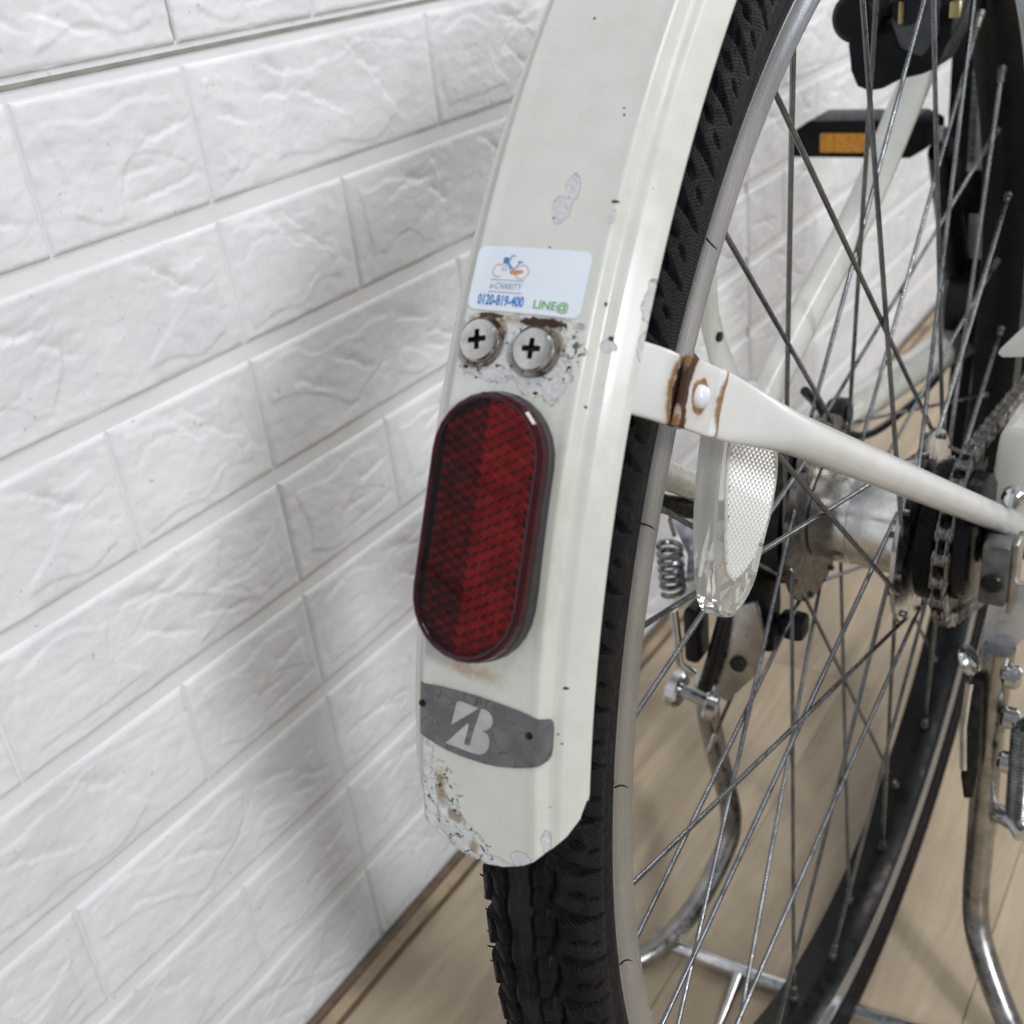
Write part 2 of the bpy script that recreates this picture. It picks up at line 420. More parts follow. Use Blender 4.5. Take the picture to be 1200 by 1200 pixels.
    rm = t.math('MULTIPLY', t.ramp(avn, 0.0297, 0.0301), t.ramp(avn, 0.0354, 0.0350))
    ch = t.math('MAXIMUM', t.math('SINE', t.math('MULTIPLY', t.math('ADD', us, avn), 2*math.pi/0.0014)), t.math('SINE', t.math('MULTIPLY', t.math('SUBTRACT', us, avn), 2*math.pi/0.0014)))
    cm = t.math('MULTIPLY', t.ramp(avn, 0.0125, 0.0130), t.ramp(avn, 0.0272, 0.0267))
    hh = t.math('ADD', t.math('MULTIPLY', ribs, rm), t.math('MULTIPLY', ch, t.math('MULTIPLY', cm, 0.8)))
    o = t.obj(); nz = t.noise(o, 500, 4)
    b = t.bump(hh, 0.00022); b = t.bump(nz, 0.00015, 0.6, b)
    dust = t.ramp(t.noise(o, 90, 8, 0.75), 0.42, 0.72)
    c = t.mix(dust, (0.0045, 0.0052, 0.0066), (0.014, 0.0142, 0.0146))
    gr = t.math('MULTIPLY', t.ramp(avn, 0.0036, 0.0028), t.ramp(t.noise(o, 40, 5), 0.42, 0.6))
    c = t.mix(t.math('MULTIPLY', gr, 0.5), c, (0.026, 0.027, 0.024))
    t.set(Base_Color=c, Roughness=t.ramp(nz, 0.3, 0.7, 0.40, 0.62), Normal=b, Specular_IOR_Level=0.09)
    return V, F, uv, t.m
wheel = D.objects.new('rear_wheel', None); link(wheel); adopt(wheel, bike)
V, F, uv, mt = tyre()
o = mesh_obj('tyre', V, F, mt, wheel, True, uv)

# ---------------- rim
def rim_mat():
    t = NT('rim_aluminium'); o = t.obj(); sep = t.n('ShaderNodeSeparateXYZ'); t.l(o, sep.inputs[0])
    rr = t.math('SQRT', t.math('ADD', t.math('MULTIPLY', sep.outputs[1], sep.outputs[1]), t.math('MULTIPLY', sep.outputs[2], sep.outputs[2])))
    cx = t.n('ShaderNodeCombineXYZ'); t.l(t.math('MULTIPLY', rr, 2600), cx.inputs[0]); t.l(t.math('MULTIPLY', sep.outputs[1], 14), cx.inputs[1]); t.l(t.math('MULTIPLY', sep.outputs[2], 14), cx.inputs[2])
    st = t.noise(cx.outputs[0], 1.0, 3); n1 = t.noise(o, 26, 5); n2 = t.noise(o, 600, 4, 0.7)
    c = t.mix(t.ramp(n1, 0.3, 0.7), (0.40, 0.425, 0.47), (0.50, 0.53, 0.58))
    c = t.mix(t.math('MULTIPLY', t.ramp(st, 0.45, 0.7), 0.35), c, (0.30, 0.31, 0.33))
    t.set(Base_Color=c, Metallic=0.95, Roughness=t.ramp(st, 0.3, 0.7, 0.20, 0.36), Normal=t.bump(st, 0.00009, 0.7))
    return t.m
RW = 0.0150
prof = [(0.0143, 0.3178), (0.0154, 0.3180), (0.0157, 0.3172), (0.0152, 0.3162), (0.0150, 0.3100), (0.0151, 0.3035), (0.0148, 0.3026)]
rimp = [(0.0148, 0.3026), (0.0130, 0.3017), (0.0085, 0.3005), (0.0040, 0.2996), (0, 0.2993)]
V, F = lathe_x(prof, 360); rim = mesh_obj('rim', V, F, rim_mat(), wheel, True, None, 35)
V2, F2 = lathe_x([(-a, b) for a, b in prof], 360); rim2 = mesh_obj('brake_track', V2, F2, D.materials['rim_aluminium'], wheel, True, None, 35)
full = rimp + [(-a, b) for a, b in rimp[::-1][1:]]
V, F = lathe_x(full, 360); mesh_obj('spoke_bed', V, F, simple('black_anodised', (0.006, 0.0065, 0.007), 0.30, 0.0, 0.2, 30, spec=0.14), wheel)
V, F = lathe_x([(0.0143, 0.3178), (0.011, 0.3150), (-0.011, 0.3150), (-0.0143, 0.3178)], 180); mesh_obj('rim_well', V, F, M['dark_metal'], wheel)

# ---------------- hub
HLx, HRx, FR = -0.0270, 0.0290, 0.0490
g = G(); g.add(*lathe_x([(-0.0250, 0.024), (-0.024, 0.0265), (-0.018, 0.0262), (-0.0165, 0.0272), (-0.004, 0.0275), (-0.0035, 0.0268), (0.004, 0.0268), (0.0045, 0.0278), (0.018, 0.0280), (0.022, 0.0290), (0.026, 0.031)], 72))
g.obj('hub_shell', M['hub'], wheel)
for x0, mt_ in ((HLx, M['rust_metal']), (HRx, M['hub'])):
    g = G(); V = []; F = []
    g.add(*lathe_x([(x0-0.0022, 0.020), (x0-0.0022, FR-0.001), (x0-0.0012, FR+0.0040), (x0+0.0012, FR+0.0040), (x0+0.0022, FR-0.001), (x0+0.0022, 0.020)], 72))
    g.obj('hub_flange', mt_, wheel)
# spokes
def spoke_geo(th, side, sgn):
    a = R_(th); nip = Vector((0.0030*side, 0.3000*math.cos(a), 0.3000*math.sin(a)))
    fa = a + sgn*R_(57); fx = HLx if side < 0 else HRx
    xe = fx + (0.0020 if (sgn*side > 0) else -0.0020)
    e = Vector((xe, FR*math.cos(fa), FR*math.sin(fa)))
    h = Vector((fx - (0.0035 if xe > fx else -0.0035), e.y, e.z))
    d = (nip-e).normalized()
    pts = [h, Vector((xe*0.6+h.x*0.4, e.y, e.z)), e + d*0.0012, e+d*0.004] + [e + (nip-e)*k for k in (0.2, 0.5, 0.8, 1.0)]
    return pts, nip, d, h
nipm = simple('nipple_brass', (0.16, 0.155, 0.14), 0.4, 0.8)
for t_ in range(36):
    th = 10*t_+1.0; side = -1 if t_ % 2 else 1
    sgn = {0: -1, 2: 1, 1: -1, 3: 1}[t_ % 4]
    pts, nip, d, h = spoke_geo(th, side, sgn)
    g = G(); g.add(*tube(pts, [0.0019, 0.00125] + [0.00116]*6, 8)); g.add(*tube([h-Vector((0.0006*(1 if pts[2].x > h.x else -1), 0, 0)), h], [0.0016, 0.0022], 8))
    sp = g.obj('spoke', M['spoke'], wheel, True, 60)
    g = G(); g.add(*tube([nip-d*0.0105, nip-d*0.0100, nip-d*0.004, nip-d*0.0035, nip+d*0.0005], [0.0013, 0.0019, 0.0021, 0.0026, 0.0026], 8))
    g.obj('nipple', nipm, wheel, True, 40)
# drive side: sprocket, dust cap, driver
g = G(); g.add(*lathe_x([(0.0335, 0.012), (0.0335, 0.034), (0.0345, 0.0372), (0.0430, 0.0372), (0.0445, 0.0355), (0.0445, 0.012)], 64))
g.obj('dust_cover', M['gloss_black'], wheel)
NT_ = 22; g = G(); pts = []
for k in range(NT_):
    a = 2*math.pi*k/NT_
    for da, r in ((-0.30, 0.0412), (-0.12, 0.0465), (0.0, 0.0485), (0.12, 0.0465), (0.30, 0.0412)):
        aa = a + da*2*math.pi/NT_*1.3; pts.append((r*math.cos(aa), r*math.sin(aa)))
g.add(*prism(pts, (0.050, 0, 0), (0, 1, 0), (0, 0, 1), 0.0020)); g.obj('sprocket', M['dark_metal'], wheel, False)
g = G(); g.add(*lathe_x([(0.0515, 0.012), (0.0515, 0.0330), (0.0525, 0.0345), (0.0590, 0.0335), (0.0610, 0.0300), (0.0610, 0.008)], 64))
g.obj('driver_cap', M['gloss_black'], wheel)
g = G(); g.add(*cyl((-0.085, 0, 0), (0.080, 0, 0), 0.0047, 16)); g.obj('axle', M['steel'], wheel)
# left brake drum behind the left flange
g = G(); g.add(*lathe_x([(-0.0320, 0.012), (-0.0320, 0.0430), (-0.0340, 0.0455), (-0.0460, 0.0455), (-0.0480, 0.0430), (-0.0480, 0.010)], 72))
g.obj('brake_drum', M['dark_metal'], wheel)
g = G(); g.add(*lathe_x([(-0.0490, 0.010), (-0.0490, 0.040), (-0.0500, 0.0415), (-0.0540, 0.0415), (-0.0550, 0.0395), (-0.0550, 0.010)], 72))
g.obj('brake_cover', M['stand_metal'], bike)
g = G(); g.add(*prism([(-0.012, 0.012), (0.012, 0.012), (0.014, -0.05), (0.008, -0.072), (-0.006, -0.072), (-0.012, -0.05)], (-0.051, -0.028, -0.010), (0.2, 1, 0), (0, 0, 1), 0.012, 0.003))
g.add(*box((-0.047, -0.034, -0.066), (0.022, 0.020, 0.018), 0.005)); g.add(*box((-0.030, -0.031, -0.060), (0.016, 0.014, 0.014), 0.004))
g.obj('brake_arm', M['black'], bike)
g = G(); g.add(*box((-0.057, -0.036, -0.028), (0.010, 0.016, 0.026), 0.003)); g.obj('brake_clip', simple('blue_grey_plastic', (0.07, 0.09, 0.11), 0.5), bike)
g = G(); g.add(*tube(smooth_path([(-0.046, -0.040, -0.072), (-0.058, -0.046, -0.100), (-0.071, -0.050, -0.138)]), 0.0012, 8)); g.obj('brake_cable', M['rust_metal'], bike)
g = G(); g.add(*tube([(-0.071, -0.050, -0.138), (-0.0716, -0.0503, -0.140), (-0.0735, -0.051, -0.146), (-0.0750, -0.0516, -0.151), (-0.0765, -0.052, -0.156)], [0.0010, 0.0017, 0.0012, 0.0017, 0.0012], 8)); g.obj('cable_end', M['chrome'], bike)

# ---------------- chain
def link_mesh(outer, mat):
    g = G(); p = 0.0127; t = 0.0009; off = 0.0033 if outer else 0.0022
    for s in (-1, 1):
        poly = []
        for cx, a0, a1 in ((p, -70, 70), (0, 110, 250)):
            for k in range(7):
                a = R_(a0+(a1-a0)*k/6); poly.append((cx+0.0042*math.cos(a), 0.0042*math.sin(a)))
        poly.insert(7, (p/2, 0.0029)); poly.append((p/2, -0.0029))
        g.add(*prism(poly, (s*off, 0, 0), (0, 1, 0), (0, 0, 1), t, 0.0002))
    if not outer:
        for cx in (0, p): g.add(*cyl((-0.0022, cx, 0), (0.0022, cx, 0), 0.0038, 12))
    else:
        for cx in (0, p): g.add(*cyl((-0.0042, cx, 0), (0.0042, cx, 0), 0.0018, 8))
    o = g.obj('chain_link', mat, None, True, 40); return o
chain = D.objects.new('chain', None); link(chain); adopt(chain, bike)
cr = 0.0460; XC = 0.050; path = []
# lower run (front to back), round the sprocket, upper run (back to front)
t_low = R_(-112); 
A0 = Vector((XC, cr*math.cos(t_low), cr*math.sin(t_low))); dirl = Vector((0, 0.92, -0.39)).normalized()
low = [A0 + dirl*0.0127*k for k in range(14, 0, -1)]
ang0 = t_low; dth = 2*math.asin(0.0127/2/cr)
arc = []; a = ang0
while a > R_(-272): arc.append(Vector((XC, cr*math.cos(a), cr*math.sin(a)))); a -= dth
last = arc[-1]; up = [last + Vector((0, 0.993, -0.11)).normalized()*0.0127*k for k in range(1, 28)]
pts = low + arc + up
lp = {}
for i in range(len(pts)-1):
    outer = i % 2 == 0; muddy = i < 14
    key = (outer, muddy)
    if key not in lp: o = link_mesh(outer, M['muddy'] if muddy else M['chain']); lp[key] = o
    else: o = lp[key].copy(); link(o)
    a_, b_ = pts[i], pts[i+1]; o.location = a_; o.rotation_euler = (math.atan2(b_.z-a_.z, b_.y-a_.y), 0, 0)
    adopt(o, chain)

# ---------------- mudguard
def rface(th):
    t = min(max(th, 5), 105)-13; return 0.371+0.000405*t-0.0000022*t*t
pxs = np.array([0, 5, 9, 13, 16.0, 17.8, 19.0, 19.8, 20.3, 20.8, 21.4, 22.6, 23.6, 24.6, 26, 27.5, 29.0, 29.9, 30.2, 29.6])/1000
pds = -np.array([0, .06, .18, .42, .62, .50, 0.52, 1.00, 2.0, 3.2, 4.2, 4.80, 5.1, 5.50, 6.8, 8.3, 9.8, 10.9, 11.5, 11.9])/1000
_t = np.linspace(0, 1, len(pxs)); _tt = np.linspace(0, 1, 150)
def sm(a): 
    k = np.array([1, 2, 3, 2, 1])/9.; b = np.interp(_tt, _t, a); b2 = np.convolve(np.pad(b, 2, mode='edge'), k, 'valid')
    b2[0] = a[0]; return b2
PX, PD = sm(pxs), sm(pds)
def drop(x): return float(np.interp(abs(x), PX[:132], PD[:132]))
def FP(x, th, h=0.0):
    """point on the mudguard face: lateral x (m), angle th (deg), height h above it"""
    r = rface(th)+drop(x); e = 0.0004
    s = (drop(abs(x)+e)-drop(max(abs(x)-e, 0)))/(2*e) * (1 if x >= 0 else -1)
    n = math.sqrt(1+s*s); r += h/n; x2 = x - h*s/n
    y, z = cs(th, r); return Vector((x2, y, z))
def mud():
    k = len(PX); xs = np.concatenate([-PX[::-1][:-1], PX]); ds = np.concatenate([PD[::-1][:-1], PD]); side_t = np.concatenate([-np.arange(k)[::-1][:-1], np.arange(k)])
    # arc length across for uv
    al = np.concatenate([[0], np.cumsum(np.hypot(np.diff(xs), np.diff(ds)))]); al -= al[k-1]
    ox = np.array([-31, -30, -28, -22, -19, -14, -9, -4, 4, 9, 14, 18, 22, 26, 28.5, 30, 31])/1000
    oz = np.array([18.5, 16.4, 14.6, 12.9, 12.3, 11.75, 11.45, 11.25, 11.25, 11.42, 11.75, 12.15, 12.75, 13.5, 14.3, 15.4, 17.5])
    NJ = 620; V = []; uv = []
    tj = np.linspace(0, 1, NJ)**1.25
    for j in range(NJ):
        for i, x in enumerate(xs):
            t0 = float(np.interp(x, ox, oz)); t0 += 0.05*noise.noise(Vector((x*700, 3.3, 0))) + (0.12*noise.noise(Vector((x*260, 9.3, 0))) if x < 0.004 else 0)
            th = t0 + (192-t0)*tj[j]; r = rface(th)+ds[i]
            # gentle dents along the worn lower left corner
            wl = max(0, 1-abs(th-13.4)/2.2)*max(0, 1-abs(x+0.014)/0.014)
            r += wl*0.0009*noise.noise(Vector((x*420, th*2.6, 1.0)))
            y, z = cs(th, r); V.append((x, y, z)); uv.append((al[i]*1000, th*6.6))
    n = len(xs); F = [(j*n+i, (j+1)*n+i, (j+1)*n+i+1, j*n+i+1) for j in range(NJ-1) for i in range(n-1)]
    return V, F, uv
def paint_mat():
    t = NT('mudguard_paint'); uv = t.uv(); o = t.obj()
    nA = t.noise(o, 230, 9, 0.72); nB = t.noise(o, 900, 4, 0.6); nC = t.noise(o, 90, 4)
    def blob(u0, th0, ru, rv, amp=1.0, nz=None, soft=0.06):
        s1 = t.n('ShaderNodeVectorMath', operation='SUBTRACT'); t.l(uv, s1.inputs[0]); s1.inputs[1].default_value = (u0, th0*6.6, 0)
        s2 = t.n('ShaderNodeVectorMath', operation='MULTIPLY'); t.l(s1.outputs[0], s2.inputs[0]); s2.inputs[1].default_value = (1/ru, 1/rv, 0)
        s3 = t.n('ShaderNodeVectorMath', operation='LENGTH'); t.l(s2.outputs[0], s3.inputs[0])
        d = t.math('ADD', s3.outputs['Value'], t.math('MULTIPLY', t.math('SUBTRACT', nz or nA, 0.5), amp*2.2))
        return t.ramp(d, 1+soft, 1-soft)
    def union(l):
        a = l[0]
        for b in l[1:]: a = t.math('MAXIMUM', a, b)
        return a
    base = t.mix(t.ramp(nC, 0.3, 0.7), (0.575, 0.585, 0.535), (0.615, 0.625, 0.580))
    dirt = t.ramp(t.noise(o, 34, 6, 0.7), 0.45, 0.85, 0, 0.22)
    base = t.mix(dirt, base, (0.50, 0.48, 0.38))
    primer = union([blob(5.6, 40.4, 2.0, 4.2, 0.5), blob(3.9, 39.6, 2.8, 4.0, 0.5), blob(19.0, 39.4, 0.9, 2.0, 0.4), blob(26.0, 34.5, 2.3, 1.6, 0.5),
                    blob(34.6, 36.6, 2.0, 5.5, 1.0), blob(35.0, 34.9, 1.6, 3.5, 0.9),
                    blob(-6.5, 33.0, 11.0, 3.4, 1.1), blob(-4.0, 34.3, 6.0, 5.0, 0.9), blob(7.0, 32.6, 6.5, 3.0, 1.1), blob(12.5, 32.9, 4.0, 6.0, 1.1),
                    blob(-16.5, 34.3, 3.5, 4.0, 0.9), blob(10.5, 34.4, 3.5, 3.0, 0.8), blob(5, 35.0, 12, 1.6, 0.8),
                    blob(-20.0, 15.4, 3.8, 9.5, 1.0), blob(-15.8, 13.7, 5.4, 7.0, 1.1), blob(-10.0, 12.8, 5.4, 6.0, 1.1), blob(-4.0, 12.0, 6.5, 4.6, 1.1),
                    blob(6.5, 11.5, 5.5, 2.0, 0.8), blob(15.0, 12.1, 3.5, 2.6, 0.7), blob(22.8, 13.2, 1.6, 4.0, 0.8), blob(36.6, 18.0, 1.0, 8.0, 0.9)])
    tw = union([blob(-6, 33.9, 14, 8, 0.4, soft=.2), blob(9, 33.8, 10, 8, 0.4, soft=.2), blob(-13.5, 13.8, 8, 11, 0.4, soft=.2), blob(-3, 12, 9, 6, 0.4, soft=.2)])
    cr_ = t.n('ShaderNodeTexVoronoi', feature='DISTANCE_TO_EDGE'); cr_.inputs['Scale'].default_value = 230
    wv = t.n('ShaderNodeVectorMath', operation='ADD'); t.l(o, wv.inputs[0]); 
    nd = t.n('ShaderNodeTexNoise'); nd.inputs['Scale'].default_value = 320; nd.inputs['Detail'].default_value = 4; t.l(o, nd.inputs['Vector'])
    sc_ = t.n('ShaderNodeVectorMath', operation='SCALE'); t.l(nd.outputs['Color'], sc_.inputs[0]); sc_.inputs['Scale'].default_value = 0.006
    t.l(sc_.outputs[0], wv.inputs[1]); t.l(wv.outputs[0], cr_.inputs['Vector'])
    crack = t.ramp(cr_.outputs['Distance'], 0.085, 0.03)
    patch = t.ramp(t.noise(o, 420, 3, 0.6), 0.535, 0.59)
    flake = t.math('MULTIPLY', t.math('MULTIPLY', crack, patch), tw)
    specks = union([blob(u, th, r, r*q, 0.9, nB) for u, th, r, q in
        [(14, 43.9, .45, .5), (14.6, 43.6, .3, 1.2), (22.8, 32.0, .5, .8), (2.2, 39.2, .35, .6), (18.8, 40.0, .9, .5), (23, 36.1, .5, 1.2), (26.0, 34.8, .8, .8), (3, 38.0, .3, .8),
         (-3.5, 48.0, .4, .9), (27, 20.5, .9, .5), (25.5, 18.4, .4, .8), (26.6, 18.0, .4, .5), (-16.0, 32.9, .8, .5), (-11.8, 32.5, .5, .6), (7.5, 32.2, .7, .6), (24, 14.9, .4, .3), (28, 41, .3, .4)]])
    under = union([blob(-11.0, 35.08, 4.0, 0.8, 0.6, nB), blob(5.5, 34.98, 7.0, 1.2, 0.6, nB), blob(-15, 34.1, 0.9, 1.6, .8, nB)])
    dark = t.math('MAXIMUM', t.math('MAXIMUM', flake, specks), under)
    rust = union([blob(10.6, 34.1, 2.6, 4.2, 0.9, soft=.35), blob(-6.2, 34.4, 1.6, 3.2, 0.9, soft=.35), blob(-17.2, 34.6, 1.2, 1.8, .9, soft=.35), blob(-12.6, 14.3, 1.8, 5.0, 1.6, soft=.5), blob(-8.2, 13.1, 3.0, 2.0, 1.6, soft=.5), blob(-9, 35.0, 7, 1.4, 1.4, soft=.5), blob(8, 34.9, 6, 1.6, 1.4, soft=.5), blob(-1.5, 11.9, 1.5, 2.2, 0.9, soft=.5), blob(-3, 20.4, 8, 2.0, 1.0, soft=.9)])
    grime = t.math('MULTIPLY', union([blob(0, 26.3, 23, 41, .35, soft=.12)]), 0.28)
    c = t.mix(grime, base, (0.40, 0.38, 0.29))
    edge = t.math('MULTIPLY', t.math('MULTIPLY', primer, t.math('SUBTRACT', 1.0, primer)), 4.0)
    c = t.mix(primer, c, t.mix(t.ramp(t.noise(o, 700, 6, 0.7), 0.32, 0.68), (0.79, 0.80, 0.805), (0.90, 0.905, 0.91)))
    c = t.mix(t.math('MULTIPLY', edge, t.ramp(nB, 0.5, 0.7, 0, 0.45)), c, (0.40, 0.35, 0.26))
    c = t.mix(t.math('MULTIPLY', rust, 0.75), c, t.mix(nB, (0.20, 0.10, 0.035), (0.50, 0.38, 0.20)))
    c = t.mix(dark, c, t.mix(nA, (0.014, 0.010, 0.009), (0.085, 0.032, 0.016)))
    h = t.math('SUBTRACT', t.math('MULTIPLY', primer, t.ramp(nA, 0.2, 0.8, -0.9, 0.3)), t.math('MULTIPLY', dark, 1.0))
    b = t.bump(h, 0.0011); b = t.bump(t.noise(o, 70, 3), 0.00012, 0.6, b); b = t.bump(nB, 0.00002, 0.5, b)
    rough = t.math('ADD', t.math('MULTIPLY', t.math('MAXIMUM', primer, dark), 0.30), t.ramp(nC, 0.3, 0.7, 0.24, 0.34))
    t.set(Base_Color=c, Roughness=rough, Normal=b, Coat_Weight=t.math('MULTIPLY', t.math('SUBTRACT', 1.0, t.math('MAXIMUM', primer, dark)), 0.25), Coat_Roughness=0.12)
    return t.m
V, F, uv = mud(); MPAINT = paint_mat()
mg = mesh_obj('mudguard', V, F, MPAINT, bike, True, uv)
mod = mg.modifiers.new('thickness', 'SOLIDIFY'); mod.thickness = 0.0010; mod.offset = 1.0
# make the sheet grow inwards: check the normal side
mg.data.update()
f0 = mg.data.polygons[len(mg.data.polygons)//3]; outward = f0.normal.y*f0.center.y + f0.normal.z*f0.center.z
mod.offset = -1.0 if outward > 0 else 1.0

# ---------------- screws holding the mudguard
def frame_at(x, th, h=0.0):
    p = FP(x, th, h); n = Vector((0, *cs(th, 1))).normalized(); u = Vector((1, 0, 0)); v = n.cross(u) if n.cross(u).z > 0 else -n.cross(u)
    return p, u, v, n
def screw(x, th, rot):
    p, u, v, n = frame_at(x, th, 0)
    def pt(a, b, c): return p+u*a+v*b+n*c
    NS = 120; g = G(); V = []; F = []
    # top surface with a cross recess built on a polar grid
    rings = [0.0] + [0.0002*k for k in range(1, 16)] + [0.0038, 0.0048, 0.00545]
    H = 0.0030
    def hh(r, a):
        a -= rot; best = 1
        x_, y_ = r*math.cos(a), r*math.sin(a)
        m_ = min(abs(x_), abs(y_)); M_ = max(abs(x_), abs(y_)); w_ = 0.00078-0.0001*M_/0.0025
        inside = (m_ < w_ and M_ < 0.0027); return H - (0.0019*(1-0.3*M_/0.0027) if inside else 0) - 0.00025*(r/0.0055)**3
    V.append(pt(0, 0, hh(0, 0)))
    for r in rings[1:]:
        for k in range(NS):
            a = 2*math.pi*k/NS; V.append(pt(r*math.cos(a), r*math.sin(a), hh(r, a)))
    for k in range(NS): F.append((0, 1+k, 1+(k+1) % NS))
    nr = len(rings)-1
    for r, hgt in ((0.0058, H-0.0009), (0.0060, H-0.0014), (0.0060, 0.0012), (0.0057, 0.0009), (0.0048, 0.0009)):
        for k in range(NS):
            a = 2*math.pi*k/NS; V.append(pt(r*math.cos(a), r*math.sin(a), hgt))
    nr += 5
    for j in range(nr-1):
        for k in range(NS): F.append((1+j*NS+k, 1+(j+1)*NS+k, 1+(j+1)*NS+(k+1) % NS, 1+j*NS+(k+1) % NS))
    s = mesh_obj('screw', V, F, [MSC, M['dark_metal']], bike, True, None, 32)
    for pl_ in s.data.polygons:
        if (pl_.center-p).dot(n) < H-0.0006 and (pl_.center-p-n*(pl_.center-p).dot(n)).length < 0.0029: pl_.material_index = 1
    V, F = tube([p+n*(-0.0006), p+n*(-0.0005), p+n*0.0009, p+n*0.0010], [0.0066, 0.0070, 0.0070, 0.0062], 40)
    mesh_obj('washer', V, F, simple('rusty_washer', (0.28, 0.25, 0.22), 0.4, 0.8, 0.2, 300, dirt=((0.06, 0.03, 0.015), 220, 0.48)), s, True, None, 35)
MSC = simple('screw_steel', (0.55, 0.54, 0.52), 0.24, 1.0, 0.1, 200, 0.00003, 900)
screw(-0.0119, 33.98, R_(12)); screw(0.0056, 33.85, R_(4))

# ---------------- company sticker (flat print)
def put(poly, name, mat, parent, h, t=0.0, sub=0.0012):
    """triangulate a 2-d outline (metres right / degrees up) on the mudguard surface"""
    bm = bmesh.new(); vs = [bm.verts.new((a, b, 0)) for a, b in poly]; f = bm.faces.new(vs)
    bmesh.ops.triangulate(bm, faces=[f])
    def cutgrid(axis, lo, hi, st):
        c = lo+st
        while c < hi:
            co_ = (c, 0, 0) if axis == 0 else (0, c, 0); no = (1, 0, 0) if axis == 0 else (0, 1, 0)
            bmesh.ops.bisect_plane(bm, geom=list(bm.verts)+list(bm.edges)+list(bm.faces), plane_co=co_, plane_no=no); c += st
    X = [p[0] for p in poly]; Y = [p[1] for p in poly]
    cutgrid(0, min(X), max(X), sub); cutgrid(1, min(Y), max(Y), 0.3)
    if t:
        r = bmesh.ops.extrude_face_region(bm, geom=list(bm.faces))
        for e in r['geom']:
            if isinstance(e, bmesh.types.BMVert): e.co.z = t
    bmesh.ops.recalc_face_normals(bm, faces=bm.faces); bm.verts.index_update()
    V = [FP(v.co.x, v.co.y, h+v.co.z) for v in bm.verts]; F = [[v.index for v in f.verts] for f in bm.faces]; bm.free()
    return mesh_obj(name, V, F, mat, parent, True, None, 40)
def rrect(x0, x1, y0, y1, rx, n=6):
    P = []; ry = rx/0.0066/1.0*1.0 if False else rx/0.0066
    for cx, cy, a0 in ((x1-rx, y1-ry, 0), (x0+rx, y1-ry, 90), (x0+rx, y0+ry, 180), (x1-rx, y0+ry, 270)):
        for k in range(n+1):
            a = R_(a0+90*k/n); P.append((cx+rx*math.cos(a), cy+ry*math.sin(a)))
    return P
MST = simple('sticker_film', (0.70, 0.755, 0.82), 0.30, 0, 0.02, 30, coat=0.3)
stk = put(rrect(-0.0190, 0.0162, 35.27, 37.92, 0.0022), 'sticker', MST, bike, 0.00012, 0.00022)
stk['label'] = 'white rounded sticker with a small bicycle drawing, a phone number and green lettering'
HP = 0.00045
SL = 0.0
def text_on(body, x0, x1, th0, th1, mat, name, bold=0.0, shear=0.0, space=1.0):
    cu = D.curves.new(name, 'FONT'); cu.body = body; cu.size = 1; cu.offset = bold; cu.shear = shear; cu.space_character = space; cu.resolution_u = 3
    to = D.objects.new(name, cu); link(to); bpy.context.view_layer.update()
    dg = bpy.context.evaluated_depsgraph_get(); me = D.meshes.new_from_object(to.evaluated_get(dg))
    D.objects.remove(to); co_ = [v.co.copy() for v in me.vertices]
    X = [c.x for c in co_]; Y = [c.y for c in co_]; ax, bx, ay, by = min(X), max(X), min(Y), max(Y)
    V = [FP(x0+(c.x-ax)/(bx-ax)*(x1-x0), th0+(c.y-ay)/(by-ay)*(th1-th0), HP) for c in co_]
    F = [list(p.vertices) for p in me.polygons]; D.meshes.remove(me)
    return mesh_obj(name, V, F, mat, stk, False)
INKB = simple('print_blue', (0.01, 0.19, 0.60), 0.35, 0, 0.05); INKG = simple('print_green', (0.09, 0.36, 0.06), 0.35, 0, 0.05)
INKS = simple('print_grey_blue', (0.20, 0.30, 0.46), 0.35, 0, 0.05); INKO = simple('print_orange', (0.60, 0.26, 0.08), 0.35, 0, 0.05); INKD = simple('print_mid_blue', (0.05, 0.20, 0.42), 0.35, 0, 0.05)
text_on('0120-819-400', -0.0160, -0.0010, 35.48, 35.93, INKB, 'phone_number', 0.022)
text_on('LINE@', 0.0022, 0.0126, 35.40, 35.86, INKG, 'green_lettering', 0.012)
text_on('e-CHARITY', -0.0128, -0.0026, 36.16, 36.44, INKS, 'company_name', 0.0, 0.12, 1.1)
def strip(pts, wd, name, mat, closed=False):
    """thin printed line through 2-d points (metres, degrees)"""
    P = [Vector((a, b*0.0066)) for a, b in pts]; V = []; F = []; n = len(P)
    for i, p in enumerate(P):
        a = P[(i-1) % n] if closed or i else P[i]; b = P[(i+1) % n] if closed or i < n-1 else P[i]
        d = (b-a).normalized(); q = Vector((-d.y, d.x))*wd/2
        for s in (1, -1): e = p+q*s; V.append(FP(e.x, e.y/0.0066, HP))
    for i in range(n if closed else n-1): j = (i+1) % n; F.append((2*i, 2*i+1, 2*j+1, 2*j))
    return V, F
g = G()
for th in (36.54, 36.04): g.add(*strip([(-0.0130, th), (-0.0022, th)], 0.00022, 'rule', INKS))
g.obj('print_rule', INKS, stk, False)
ic = lambda px, py: (-0.0132+(px-180)/800*0.0120, 36.60+(760-py)/620*0.98)
g = G()
g.add(*strip([ic(315+115*math.cos(R_(a)), 560+165*math.sin(R_(a))) for a in range(50, 320, 12)], 0.00020, 'w', INKO))
g.add(*strip([ic(825+140*math.cos(R_(a)), 565+180*math.sin(R_(a))) for a in range(-150, 170, 12)], 0.00020, 'w', INKO))
g.add(*strip([ic(580, 600), ic(640, 560), ic(720, 555), ic(850, 552)], 0.0007, 'c', INKO)); g.add(*strip([ic(600, 600), ic(690, 620), ic(830, 560)], 0.0006, 'c', INKO))
g.obj('bicycle_drawing', INKO, stk, False)
g = G()
